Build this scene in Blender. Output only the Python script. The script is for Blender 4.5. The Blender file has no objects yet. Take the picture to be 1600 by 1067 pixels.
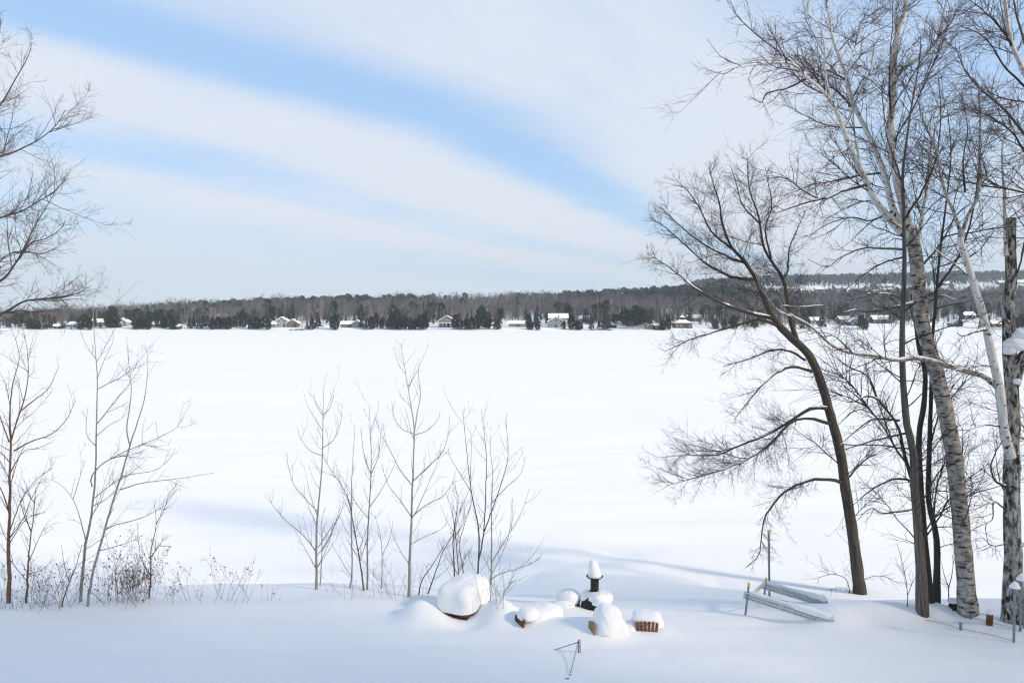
import bpy, math, random
import numpy as np
from mathutils import Vector, Matrix

# ------------------------------------------------------------------ camera
SC = bpy.context.scene
COL = SC.collection
IMG_W, IMG_H = 1600.0, 1067.0
LENS = 28.0
F = IMG_W * LENS / 36.0
HORIZON = 494.0
EYE = np.array([0.0, 0.0, 9.0])
PITCH = math.atan((IMG_H / 2 - HORIZON) / F)      # looking slightly down
cam_d = bpy.data.cameras.new('camera'); cam_d.lens = LENS; cam_d.sensor_width = 36.0
cam_d.clip_start = 0.1; cam_d.clip_end = 12000
cam = bpy.data.objects.new('camera', cam_d); COL.objects.link(cam)
cam.location = EYE; cam.rotation_euler = (math.pi / 2 - PITCH, 0, 0)
SC.camera = cam
CF = np.array([0, math.cos(PITCH), -math.sin(PITCH)])
CU = np.array([0, math.sin(PITCH), math.cos(PITCH)])
CR = np.array([1.0, 0, 0])

# ------------------------------------------------------------------ light
SUN_EL, SUN_AZ = math.radians(28), math.radians(116)   # azimuth clockwise from the view direction
SUN_DIR = Vector((math.cos(SUN_EL) * math.sin(SUN_AZ), math.cos(SUN_EL) * math.cos(SUN_AZ), math.sin(SUN_EL)))
sun_d = bpy.data.lights.new('sun', 'SUN'); sun_d.energy = 3.9; sun_d.angle = math.radians(6)
sun_d.color = (1.0, 0.85, 0.64)
sun = bpy.data.objects.new('sun', sun_d); COL.objects.link(sun)
sun.rotation_euler = SUN_DIR.to_track_quat('Z', 'Y').to_euler(); sun.location = (40, -40, 60)

world = bpy.data.worlds.new('World'); SC.world = world; world.use_nodes = True
def build_world():
    nt = world.node_tree; nt.nodes.clear(); N = nt.nodes.new; L = nt.links.new
    out = N('ShaderNodeOutputWorld'); bg = N('ShaderNodeBackground'); L(bg.outputs[0], out.inputs[0])
    bg.inputs['Strength'].default_value = 0.13
    sky = N('ShaderNodeTexSky'); sky.sky_type = 'NISHITA'; sky.sun_disc = False
    sky.sun_elevation = SUN_EL; sky.sun_rotation = SUN_AZ; sky.air_density = 1.0; sky.dust_density = 0.2; sky.ozone_density = 2.0
    tc = N('ShaderNodeTexCoord'); sep = N('ShaderNodeSeparateXYZ'); L(tc.outputs['Generated'], sep.inputs[0])
    def M(op, a, b=None, c=None):
        n = N('ShaderNodeMath'); n.operation = op
        for i, v in enumerate((a, b, c)):
            if v is None: continue
            if isinstance(v, (int, float)): n.inputs[i].default_value = v
            else: L(v, n.inputs[i])
        return n.outputs[0]
    z = M('ADD', M('MAXIMUM', sep.outputs[2], 0.0), 0.012)
    px = M('DIVIDE', sep.outputs[0], z); py = M('DIVIDE', sep.outputs[1], z)
    a = math.radians(28.7); ca, sa = math.cos(a), math.sin(a)
    u = M('SUBTRACT', M('MULTIPLY', px, ca), M('MULTIPLY', py, sa))      # across the cloud streets
    v = M('ADD', M('MULTIPLY', px, sa), M('MULTIPLY', py, ca))           # along them
    def noise(su, sv, ofs, detail, rough=0.55):
        cb = N('ShaderNodeCombineXYZ'); L(M('MULTIPLY', u, su), cb.inputs[0]); L(M('MULTIPLY', v, sv), cb.inputs[1]); cb.inputs[2].default_value = ofs
        t = N('ShaderNodeTexNoise'); L(cb.outputs[0], t.inputs['Vector']); t.inputs['Scale'].default_value = 1.0
        t.inputs['Detail'].default_value = detail; t.inputs['Roughness'].default_value = rough
        return M('SUBTRACT', t.outputs['Fac'], 0.5)
    warp = noise(0.33, 0.36, 5.3, 4)
    dv = M('SUBTRACT', v, 3.3)      # the streets bow slightly along their length
    bow = M('MINIMUM', M('SUBTRACT', M('SUBTRACT', M('MULTIPLY', M('ABSOLUTE', dv), .195), M('MULTIPLY', dv, .065)), .12), .4)
    up = M('ADD', M('ADD', u, bow), M('MULTIPLY', warp, 0.45))
    t = M('DIVIDE', M('ADD', up, 12.0), 16.0)
    ramp = N('ShaderNodeValToRGB'); ramp.color_ramp.interpolation = 'B_SPLINE'
    stops = [(-12, .5), (-8, .5), (-6.2, .45), (-5.7, .6), (-5.2, 1.0), (-4.85, .95), (-4.45, .46), (-4.0, .40), (-3.65, .7), (-3.35, 1.0), (-2.75, 1.0), (-2.5, .7), (-2.3, .08), (-2.05, .04),
             (-1.85, .5), (-1.6, .95), (-1.2, 1.0), (-.75, .95), (-.42, .45), (-.1, .05), (.3, .1), (.9, .5), (4, .6)]
    cr = ramp.color_ramp
    while len(cr.elements) > 1: cr.elements.remove(cr.elements[-1])
    cr.elements[0].position = 0; cr.elements[0].color = (stops[0][1],) * 3 + (1,)
    for uu, c in stops[1:]:
        e = cr.elements.new((uu + 12) / 16); e.color = (max(c, 0),) * 3 + (1,)
    L(t, ramp.inputs[0])
    streak = noise(1.6, 0.22, 7.7, 5, 0.6)
    puff = noise(0.9, 0.75, 1.7, 5, 0.55); low = noise(0.30, 0.035, 2.9, 4, 0.55); fine = noise(3.4, 1.6, 4.4, 6, 0.62)
    far = N('ShaderNodeMapRange'); L(v, far.inputs[0]); far.interpolation_type = 'SMOOTHSTEP'; far.inputs[1].default_value = 2.6; far.inputs[2].default_value = 7.0; far.inputs[3].default_value = 0.0; far.inputs[4].default_value = 0.26
    cov = M('ADD', M('ADD', ramp.outputs[0], far.outputs[0]), M('ADD', M('MULTIPLY', streak, 0.6), M('ADD', M('MULTIPLY', puff, 0.6), M('ADD', M('MULTIPLY', low, 0.9), M('MULTIPLY', fine, 0.42)))))
    mr = N('ShaderNodeMapRange'); mr.interpolation_type = 'SMOOTHSTEP'; L(cov, mr.inputs[0])
    mr.inputs[1].default_value = -0.15; mr.inputs[2].default_value = 1.15; mr.inputs[3].default_value = 0.10; mr.inputs[4].default_value = 0.97
    # pale veil low over the horizon: thin cloud seen edge-on
    mix = N('ShaderNodeMix'); mix.data_type = 'RGBA'; L(mr.outputs[0], mix.inputs['Factor'])
    k = 1.0 / bg.inputs['Strength'].default_value
    veil = N('ShaderNodeMix'); veil.data_type = 'RGBA'; veil.inputs['Factor'].default_value = 0.6
    L(sky.outputs[0], veil.inputs['A']); veil.inputs['B'].default_value = (.38 * k, .66 * k, 1.06 * k, 1)
    L(veil.outputs['Result'], mix.inputs['A']); mix.inputs['B'].default_value = (.75 * k, .79 * k, .875 * k, 1)
    L(mix.outputs['Result'], bg.inputs['Color'])
build_world()
SC.view_settings.view_transform = 'Standard'; SC.view_settings.look = 'None'
SC.view_settings.exposure = 0.11; SC.view_settings.gamma = 1.0; SC.view_settings.use_curve_mapping = False
SC.cycles.max_bounces = 6; SC.cycles.diffuse_bounces = 3; SC.cycles.volume_bounces = 0
SC.cycles.use_denoising = True; SC.cycles.filter_width = 1.2

# ------------------------------------------------------------------ helpers
def tag(o, label=None, cat=None, group=None, kind=None):
    if label: o['label'] = label
    if cat: o['category'] = cat
    if group: o['group'] = group
    if kind: o['kind'] = kind
    return o
def link(o, parent=None):
    COL.objects.link(o)
    if parent is not None: o.parent = parent
    return o
def empty(name, loc=(0, 0, 0), rz=0.0):
    o = bpy.data.objects.new(name, None); o.location = loc; o.rotation_euler = (0, 0, rz); o.empty_display_size = .2
    return link(o)
def mesh_np(name, V, Fq, smooth=True, attr=None):
    """V (n,3), Fq (m,k) all polygons with k corners"""
    V = np.ascontiguousarray(V, dtype=np.float32); Fq = np.ascontiguousarray(Fq, dtype=np.int32)
    me = bpy.data.meshes.new(name); m, k = Fq.shape
    me.vertices.add(len(V)); me.vertices.foreach_set('co', V.ravel())
    me.loops.add(m * k); me.loops.foreach_set('vertex_index', Fq.ravel())
    me.polygons.add(m); me.polygons.foreach_set('loop_start', np.arange(0, m * k, k, dtype=np.int32))
    me.polygons.foreach_set('use_smooth', np.full(m, smooth, dtype=bool))
    if attr is not None:
        a = me.attributes.new('bk', 'FLOAT_VECTOR', 'POINT'); a.data.foreach_set('vector', np.ascontiguousarray(attr, dtype=np.float32).ravel())
    me.update(calc_edges=True)
    return me
def obj(name, me, mat, parent=None):
    o = bpy.data.objects.new(name, me)
    if mat is not None: me.materials.append(mat)
    return link(o, parent)
class MB:
    """collects simple solids, builds one mesh"""
    def __init__(s): s.v = []; s.f = []
    def add(s, vs, fs):
        n = len(s.v); s.v += [tuple(p) for p in vs]; s.f += [tuple(i + n for i in q) for q in fs]; return s
    def box(s, c, d, rot=None):
        h = Vector(d) / 2; vs = []
        for sx in (-1, 1):
            for sy in (-1, 1):
                for sz in (-1, 1):
                    p = Vector((sx * h.x, sy * h.y, sz * h.z))
                    if rot is not None: p = rot @ p
                    vs.append(p + Vector(c))
        return s.add(vs, [(0, 1, 3, 2), (4, 6, 7, 5), (0, 4, 5, 1), (2, 3, 7, 6), (0, 2, 6, 4), (1, 5, 7, 3)])
    def tube(s, a, b, r0, r1=None, n=10, cap=True):
        a = Vector(a); b = Vector(b); r1 = r0 if r1 is None else r1
        q = (b - a).to_track_quat('Z', 'Y'); vs = []
        for p, r in ((a, r0), (b, r1)):
            for i in range(n):
                t = 2 * math.pi * i / n; vs.append(p + q @ Vector((r * math.cos(t), r * math.sin(t), 0)))
        fs = [(i, (i + 1) % n, n + (i + 1) % n, n + i) for i in range(n)]
        if cap: fs += [tuple(range(n))[::-1], tuple(range(n, 2 * n))]
        return s.add(vs, fs)
    def mesh(s, name, bevel=0.0):
        me = bpy.data.meshes.new(name); me.from_pydata(s.v, [], s.f); me.update()
        if bevel:
            import bmesh
            bm = bmesh.new(); bm.from_mesh(me)
            bmesh.ops.bevel(bm, geom=bm.edges[:], offset=bevel, segments=1, affect='EDGES', profile=.5)
            bm.to_mesh(me); bm.free()
        return me
    def build(s, name, mat, parent=None, bevel=0.0): return obj(name, s.mesh(name, bevel), mat, parent)

def W(x, y, d):
    """photo pixel and depth along the view axis -> world point"""
    return EYE + d * (CF + CR * ((x - IMG_W / 2) / F) - CU * ((y - IMG_H / 2) / F))
def vnoise(x, y, seed=0):
    """smooth value noise"""
    x = np.asarray(x, float); y = np.asarray(y, float)
    xi = np.floor(x).astype(np.int64); yi = np.floor(y).astype(np.int64); fx = x - xi; fy = y - yi
    fx = fx * fx * (3 - 2 * fx); fy = fy * fy * (3 - 2 * fy)
    def h(a, b):
        n = (a * 374761393 + b * 668265263 + seed * 974634777) & 0xffffffff
        n = ((n ^ (n >> 13)) * 1274126177) & 0xffffffff
        return ((n ^ (n >> 16)) & 0xffff) / 65535.0 * 2 - 1
    return (h(xi, yi) * (1 - fx) + h(xi + 1, yi) * fx) * (1 - fy) + (h(xi, yi + 1) * (1 - fx) + h(xi + 1, yi + 1) * fx) * fy
def sstep(t):
    t = np.clip(t, 0, 1); return t * t * (3 - 2 * t)

# ------------------------------------------------------------------ materials
def mat_new(name):
    m = bpy.data.materials.new(name); m.use_nodes = True
    nt = m.node_tree; b = nt.nodes['Principled BSDF']; return m, nt, b
def simple(name, col, rough=0.7, metal=0.0, noise=None, amt=0.25, bump=0.0, bscale=40.0, spec=0.3):
    m, nt, b = mat_new(name); N = nt.nodes.new; L = nt.links.new
    b.inputs['Roughness'].default_value = rough; b.inputs['Metallic'].default_value = metal
    b.inputs['Specular IOR Level'].default_value = spec
    b.inputs['Base Color'].default_value = (*col, 1)
    tc = N('ShaderNodeTexCoord')
    if noise:
        t = N('ShaderNodeTexNoise'); t.inputs['Scale'].default_value = noise; t.inputs['Detail'].default_value = 4; L(tc.outputs['Object'], t.inputs['Vector'])
        r = N('ShaderNodeValToRGB'); L(t.outputs['Fac'], r.inputs[0])
        r.color_ramp.elements[0].position = .3; r.color_ramp.elements[1].position = .7
        r.color_ramp.elements[0].color = (*[c * (1 - amt) for c in col], 1); r.color_ramp.elements[1].color = (*[min(1, c * (1 + amt)) for c in col], 1)
        L(r.outputs[0], b.inputs['Base Color'])
    if bump:
        t = N('ShaderNodeTexNoise'); t.inputs['Scale'].default_value = bscale; t.inputs['Detail'].default_value = 5; L(tc.outputs['Object'], t.inputs['Vector'])
        bp = N('ShaderNodeBump'); bp.inputs['Strength'].default_value = bump; bp.inputs['Distance'].default_value = .02; L(t.outputs['Fac'], bp.inputs['Height']); L(bp.outputs[0], b.inputs['Normal'])
    return m
def snow_mat(name, col, scale, stretch=(1, 1, 1), bump=0.3, dist=0.03, patch=None):
    m, nt, b = mat_new(name); N = nt.nodes.new; L = nt.links.new
    b.inputs['Roughness'].default_value = .75; b.inputs['Specular IOR Level'].default_value = .25
    b.inputs['Base Color'].default_value = (*col, 1)
    tc = N('ShaderNodeTexCoord'); mp = N('ShaderNodeMapping'); mp.inputs['Scale'].default_value = stretch; L(tc.outputs['Object'], mp.inputs[0])
    t = N('ShaderNodeTexNoise'); t.inputs['Scale'].default_value = scale; t.inputs['Detail'].default_value = 6; t.inputs['Roughness'].default_value = .5; L(mp.outputs[0], t.inputs['Vector'])
    bp = N('ShaderNodeBump'); bp.inputs['Strength'].default_value = bump; bp.inputs['Distance'].default_value = dist
    L(t.outputs['Fac'], bp.inputs['Height']); L(bp.outputs[0], b.inputs['Normal'])
    # fine grain and wind ripples on top of the broad relief
    g = N('ShaderNodeTexNoise'); g.inputs['Scale'].default_value = scale * 14; g.inputs['Detail'].default_value = 8; g.inputs['Roughness'].default_value = .7; L(mp.outputs[0], g.inputs['Vector'])
    bp2 = N('ShaderNodeBump'); bp2.inputs['Strength'].default_value = .35; bp2.inputs['Distance'].default_value = dist * .22; L(g.outputs['Fac'], bp2.inputs['Height']); L(bp.outputs[0], bp2.inputs['Normal']); L(bp2.outputs[0], b.inputs['Normal'])
    if patch:
        c2, sc, st = patch
        mp2 = N('ShaderNodeMapping'); mp2.inputs['Scale'].default_value = st; L(tc.outputs['Object'], mp2.inputs[0])
        t2 = N('ShaderNodeTexNoise'); t2.inputs['Scale'].default_value = sc; t2.inputs['Detail'].default_value = 5; L(mp2.outputs[0], t2.inputs['Vector'])
        r = N('ShaderNodeValToRGB'); r.color_ramp.elements[0].position = .38; r.color_ramp.elements[1].position = .62
        r.color_ramp.elements[0].color = (*c2, 1); r.color_ramp.elements[1].color = (*col, 1)
        L(t2.outputs['Fac'], r.inputs[0]); L(r.outputs[0], b.inputs['Base Color'])
    return m
def bark_mat(name, c0, c1, vscale=3.0, uscale=2.5, lo=.35, hi=.65, marks=None, bump=.5, moss=None):
    """bark laid along the limb: attribute bk = (cos, sin, metres along)"""
    m, nt, b = mat_new(name); N = nt.nodes.new; L = nt.links.new
    b.inputs['Roughness'].default_value = .85; b.inputs['Specular IOR Level'].default_value = .15
    at = N('ShaderNodeAttribute'); at.attribute_name = 'bk'
    def nz(su, sv, det, ofs=0.0, rough=.6):
        mp = N('ShaderNodeMapping'); mp.inputs['Scale'].default_value = (su, su, sv); mp.inputs['Location'].default_value = (ofs, ofs, ofs); L(at.outputs['Vector'], mp.inputs[0])
        t = N('ShaderNodeTexNoise'); t.inputs['Scale'].default_value = 1; t.inputs['Detail'].default_value = det; t.inputs['Roughness'].default_value = rough; L(mp.outputs[0], t.inputs['Vector']); return t.outputs['Fac']
    def ramp(fac, p0, p1, a, bcol):
        r = N('ShaderNodeValToRGB'); r.color_ramp.elements[0].position = p0; r.color_ramp.elements[1].position = p1
        r.color_ramp.elements[0].color = (*a, 1); r.color_ramp.elements[1].color = (*bcol, 1); L(fac, r.inputs[0]); return r.outputs[0]
    def mix(f, a, c):
        x = N('ShaderNodeMix'); x.data_type = 'RGBA'; L(f, x.inputs['Factor']); L(a, x.inputs['A'])
        if isinstance(c, tuple): x.inputs['B'].default_value = (*c, 1)
        else: L(c, x.inputs['B'])
        return x.outputs['Result']
    base = nz(uscale, vscale, 6)
    col = ramp(base, lo, hi, c0, c1)
    if moss: col = mix(ramp(nz(.8, .9, 3, 4.0), .5, .68, (0, 0, 0), (.7, .7, .7)), col, moss)
    h = base
    if marks:
        for (mc, su, sv, p0, p1, ofs) in marks:
            mk = nz(su, sv, 4, ofs)
            col = mix(ramp(mk, p0, p1, (0, 0, 0), (1, 1, 1)), col, mc)
    L(col, b.inputs['Base Color'])
    bp = N('ShaderNodeBump'); bp.inputs['Strength'].default_value = bump; bp.inputs['Distance'].default_value = .02; L(h, bp.inputs['Height']); L(bp.outputs[0], b.inputs['Normal'])
    return m
SNOW = (.90, .888, .885)
M = dict(
    yard=snow_mat('yard_snow', SNOW, 1.2, (1, .6, 1), .35, .06),
    cap=snow_mat('cap_snow', SNOW, 6, (1, 1, 1), .25, .03),
    lake=snow_mat('lake_snow', SNOW, .16, (1, 2.2, 1), .22, .3, patch=((.865, .868, .88), .035, (.35, 2.2, 1))),
    hill=snow_mat('hill_snow', SNOW, .2, (1, 1, 1), .2, .3),
    bark=bark_mat('dark_bark', (.028, .025, .022), (.105, .093, .08), 1.7, 5, .36, .64, bump=1.0, moss=(.07, .062, .03)),
    bark2=bark_mat('grey_brown_bark', (.06, .053, .046), (.19, .168, .146), 1.8, 5, .36, .64, bump=1.0),
    twig=simple('dark_twig', (.058, .050, .045), .8, noise=3, amt=.4),
    twig_red=simple('birch_twig', (.085, .052, .045), .8, noise=3, amt=.35),
    twig_grey=simple('grey_twig', (.14, .125, .114), .8, noise=3, amt=.3),
    twig_tl=simple('pale_brown_twig', (.12, .097, .083), .8, noise=3, amt=.3),
    twig_brown=simple('brown_twig', (.15, .10, .075), .8, noise=3, amt=.35),
    birch=bark_mat('white_birch_bark', (.46, .43, .39), (.72, .70, .66), 3, 1.2, .3, .65,
                   marks=[((.05, .045, .04), .7, 20, .60, .66, 2.0), ((.03, .027, .024), 1.1, 3.2, .64, .69, 9.0)], bump=.3),
    birch_old=bark_mat('old_birch_bark', (.14, .125, .105), (.46, .43, .385), 9, 1.3, .32, .62,
                   marks=[((.05, .043, .037), .8, 24, .53, .62, 2.0), ((.035, .03, .026), 1.2, 5.0, .62, .68, 9.0)], bump=.8),
    birch_rough=bark_mat('rough_birch_bark', (.085, .077, .066), (.50, .47, .425), 6, 2.2, .40, .60,
                   marks=[((.03, .027, .022), 1.3, 5, .52, .60, 5.0)], bump=1.0, moss=(.075, .065, .03)),
    poplar=bark_mat('poplar_bark', (.22, .20, .175), (.40, .365, .325), 6, 1.5, .3, .7, marks=[((.06, .05, .042), .8, 16, .62, .68, 3.0)], bump=.3),
    cherry=bark_mat('brown_bark', (.12, .07, .04), (.24, .15, .095), 6, 1.5, .3, .7, bump=.3),
    seed=simple('dry_seed', (.10, .07, .05), .9),
)

# ------------------------------------------------------------------ ground
BUMPS = []     # (x, y, sx, sy, height) snow drifts and scoops on the yard
def yard_h(x, y):
    x = np.asarray(x, float); y = np.asarray(y, float)
    top = 3.28 + .075 * (16 - y) + .05 * vnoise(x * .23, y * .3, 1) + .022 * vnoise(x * .9 + y * .4, y * .8, 2) + .012 * vnoise(x * .8 + y * 2.6, y * 3.1 - x * .5, 6) + .006 * vnoise(x * 3.3, y * 5.5, 7)
    top = np.where(y < 6, 3.28 + .75 + (6 - y) * .01, top)
    # bank: steep left and right, an even ramp in the middle
    mid = sstep((x + 3.2) / 5.5) * (1 - sstep((x - 3.0) / 8.0))
    yc = 16.3 + .5 * vnoise(x * .3, 0 * x, 3) - mid * 2.6 - sstep((x - 5) / 3) * .75
    w = 7.5 + mid * 9.5 + .5 * vnoise(x * .2, 0 * x + 4, 4)
    t = (y - yc) / w
    z = top * (1 - sstep(t)) + .10 * vnoise(x * .45, y * .6, 5) * sstep(t * 3) * (1 - sstep((t - 1) * .8))
    for bx, by, sx, sy, h in BUMPS:
        z = z + h * np.exp(-((x - bx) / sx) ** 2 - ((y - by) / sy) ** 2)
    return z - .35 * sstep((y - yc - w) / 6) - .02
def hit(px, py, lift=0.0):
    """ground point (and view depth) seen at a photo pixel"""
    d = np.arange(8.0, 34.0, .01)
    P = EYE + d[:, None] * (CF + CR * ((px - IMG_W / 2) / F) - CU * ((py - IMG_H / 2) / F))
    below = np.nonzero(P[:, 2] - lift <= yard_h(P[:, 0], P[:, 1]))[0]
    i = below[0] if len(below) else len(d) - 1
    return P[i], d[i]
def bump_px(px, py, sx, sy, h):
    p, d = hit(px, py); return (p[0], p[1], sx, sy, h)
_b = [bump_px(657, 966, .36, .42, .34), bump_px(783, 965, .34, .45, .33), bump_px(762, 958, .3, .3, .08),
      bump_px(722, 976, .42, .25, -.10), bump_px(845, 972, .5, .4, .12), bump_px(900, 985, .55, .45, .18), bump_px(945, 990, .45, .4, .16),
      bump_px(1020, 990, .35, .3, .07), bump_px(1010, 1000, .7, .3, -.03), bump_px(870, 950, .6, .5, .12),
      bump_px(1340, 958, 1.0, .45, .20), bump_px(1250, 950, .55, .5, .05), bump_px(1420, 962, .8, .4, .14), bump_px(1305, 972, .45, .35, .16),
      bump_px(1463, 962, .4, .3, .14), bump_px(1530, 968, .3, .3, .10), bump_px(1470, 972, .35, .18, -.06),
      bump_px(1200, 972, .7, .4, -.08), bump_px(540, 945, 1.2, .5, .07), bump_px(330, 950, 1.5, .5, .08), bump_px(60, 955, 1.2, .6, .12), bump_px(190, 945, .9, .5, .10),
      bump_px(430, 1010, 1.6, .5, -.05), bump_px(700, 1025, 1.8, .35, .05), bump_px(1150, 1030, 2.2, .4, .05), bump_px(250, 1040, 1.7, .3, .05)]
BUMPS += _b
def axis(*segs):
    out = []
    for a, b, s in segs: out.append(np.arange(a, b, s))
    out.append(np.array([segs[-1][1]])); return np.concatenate(out)
def grid_mesh(name, xs, ys, zf):
    X, Y = np.meshgrid(xs, ys); Z = zf(X, Y); n, m = X.shape
    V = np.stack([X.ravel(), Y.ravel(), Z.ravel()], 1)
    i = (np.arange(n - 1)[:, None] * m + np.arange(m - 1)).ravel()
    return mesh_np(name, V, np.stack([i, i + 1, i + m + 1, i + m], 1))
ground = obj('ground', grid_mesh('ground', axis((-120, -30, 6), (-30, -12, 1), (-12, 12, .09), (12, 30, 1), (30, 120, 6)),
             axis((-120, -20, 6), (-20, 8, 1), (8, 19, .08), (19, 40, .25)), yard_h), M['yard'])
tag(ground, 'snow covered yard sloping down to the frozen lake', kind='structure')

# far side of the lake: hill heights by photo column and distance
def shore_D(c): return 505 + 12 * np.sin(np.asarray(c) / 170.0) + 6 * np.sin(np.asarray(c) / 47.0 + 1)
_rc = np.array([-600, 0, 150, 300, 500, 700, 800, 900, 1000, 1100, 1250, 1600, 2300])
_rz = np.array([5, 5, 7, 16, 24, 26, 27, 33, 38, 42, 34, 36, 38])
_fz = np.array([5, 5, 6, 8, 10, 14, 28, 50, 76, 98, 112, 124, 130])
def hill_h(x, y):
    x = np.asarray(x, float); y = np.asarray(y, float)
    c = 800 + F * x / np.maximum(y, 50); D0 = shore_D(c)
    zr = np.interp(c, _rc, _rz); zf = np.interp(c, _rc, _fz)
    z = -1.2 + 2.6 * sstep((y - D0 + 6) / 22) + 3 * sstep((y - D0 - 15) / 60)
    z = z + (zr - 4.4) * np.clip((y - D0 - 40) / (1080 - D0), 0, 1) ** 1.05
    z = np.where(y > 1120, zr + (zf - zr) * sstep((y - 1150) / 1150) - 3 * sstep((y - 1120) / 100) * (1 - sstep((y - 1250) / 300)), z)
    return z + (1.0 * vnoise(x / 45, y / 45, 8) + .3 * vnoise(x / 13, y / 13, 9)) * sstep((y - D0 - 10) / 80)
hill = obj('hills', grid_mesh('hills', axis((-2200, -600, 80), (-600, 600, 6), (600, 2200, 80)),
           axis((485, 700, 4), (700, 1300, 12), (1300, 2500, 40)), hill_h), M['hill'])
tag(hill, 'low snowy hills rising beyond the far lake shore', kind='structure')
lake = obj('frozen_lake', grid_mesh('frozen_lake', axis((-2200, -100, 50), (-100, 100, 1.0), (100, 2200, 50)),
           axis((17, 60, .4), (60, 200, 3), (200, 640, 10)),
           lambda X, Y: (.06 * vnoise(X * .09, Y * .30, 11) + .05 * vnoise(X * .3, Y * .8, 12)) * (1 - sstep((Y - 120) / 80))), M['lake'])
tag(lake, 'flat white snow covered ice of the frozen lake', kind='structure')

# ------------------------------------------------------------------ tree machinery
def nrm(v): return v / np.maximum(np.linalg.norm(v, axis=-1, keepdims=True), 1e-9)
def tubes(P, R, S, rough=0.0, seed=0):
    """P (n,k,3), R (n,k) -> verts, quads, bark coordinate"""
    n, k, _ = P.shape
    T = np.empty_like(P); T[:, 1:-1] = P[:, 2:] - P[:, :-2]; T[:, 0] = P[:, 1] - P[:, 0]; T[:, -1] = P[:, -1] - P[:, -2]; T = nrm(T)
    main = nrm(P[:, -1] - P[:, 0]); ref = np.where(np.abs(main[:, 2:3]) > .7, np.array([[1., .3, 0]]), np.array([[0., 0., 1]]))
    ref = ref[:, None, :]; n1 = nrm(ref - (ref * T).sum(-1, keepdims=True) * T); n2 = np.cross(T, n1)
    a = np.arange(S) * 2 * np.pi / S; ca, sa = np.cos(a), np.sin(a)
    Rr = R[:, :, None] * np.ones(S)
    lens = np.concatenate([np.zeros((n, 1)), np.cumsum(np.linalg.norm(np.diff(P, axis=1), axis=2), 1)], 1)
    if rough:
        Rr = Rr * (1 + rough * vnoise(a[None, None, :] * 1.9 + seed * 3, lens[:, :, None] * 5 + seed, seed + 31) + rough * .6 * vnoise(a[None, None, :] * 0 + 3, lens[:, :, None] * 2.3, seed + 5))
    V = P[:, :, None, :] + Rr[..., None] * (n1[:, :, None, :] * ca[None, None, :, None] + n2[:, :, None, :] * sa[None, None, :, None])
    bk = np.empty((n, k, S, 3)); bk[..., 0] = ca; bk[..., 1] = sa
    bk[..., 2] = lens[:, :, None] + (np.arange(n) * 7.31 % 50)[:, None, None]
    base = (np.arange(n) * k * S)[:, None, None] + (np.arange(k - 1) * S)[None, :, None]
    i = np.arange(S); j = (i + 1) % S
    Q = np.stack([base + i, base + j, base + S + j, base + S + i], -1).reshape(-1, 4)
    return V.reshape(-1, 3), Q, bk.reshape(-1, 3)
def tube_obj(name, sets, S, mat, parent, rough=0.0, seed=0):
    Vs, Qs, Bs, o = [], [], [], 0
    for P, R in sets:
        if len(P) == 0: continue
        V, Q, B = tubes(P, R, S, rough, seed); Vs.append(V); Qs.append(Q + o); Bs.append(B); o += len(V)
    if not Vs: return None
    return obj(name, mesh_np(name, np.concatenate(Vs), np.concatenate(Qs), True, np.concatenate(Bs)), mat, parent)
def resample(P, R, K, wob, rng):
    """Catmull-Rom through traced points, K even samples, a little wobble"""
    P = np.asarray(P, float); R = np.asarray(R, float); n = len(P)
    E = np.concatenate([[2 * P[0] - P[1]], P, [2 * P[-1] - P[-2]]]); out = []; ro = []
    for i in range(n - 1):
        p0, p1, p2, p3 = E[i:i + 4]
        for t in np.linspace(0, 1, 10, endpoint=(i == n - 2)):
            out.append(.5 * (2 * p1 + (p2 - p0) * t + (2 * p0 - 5 * p1 + 4 * p2 - p3) * t * t + (3 * p1 - p0 - 3 * p2 + p3) * t ** 3)); ro.append(R[i] + (R[i + 1] - R[i]) * t)
    out = np.array(out); ro = np.array(ro); s = np.concatenate([[0], np.cumsum(np.linalg.norm(np.diff(out, axis=0), axis=1))])
    q = np.linspace(0, s[-1], K); P2 = np.stack([np.interp(q, s, out[:, i]) for i in range(3)], 1); R2 = np.interp(q, s, ro)
    if wob:
        w = rng.normal(size=(K, 3)) * wob; w[0] = 0; w[-1] = 0; P2 = P2 + w * R2[:, None]
    return P2, R2
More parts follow.
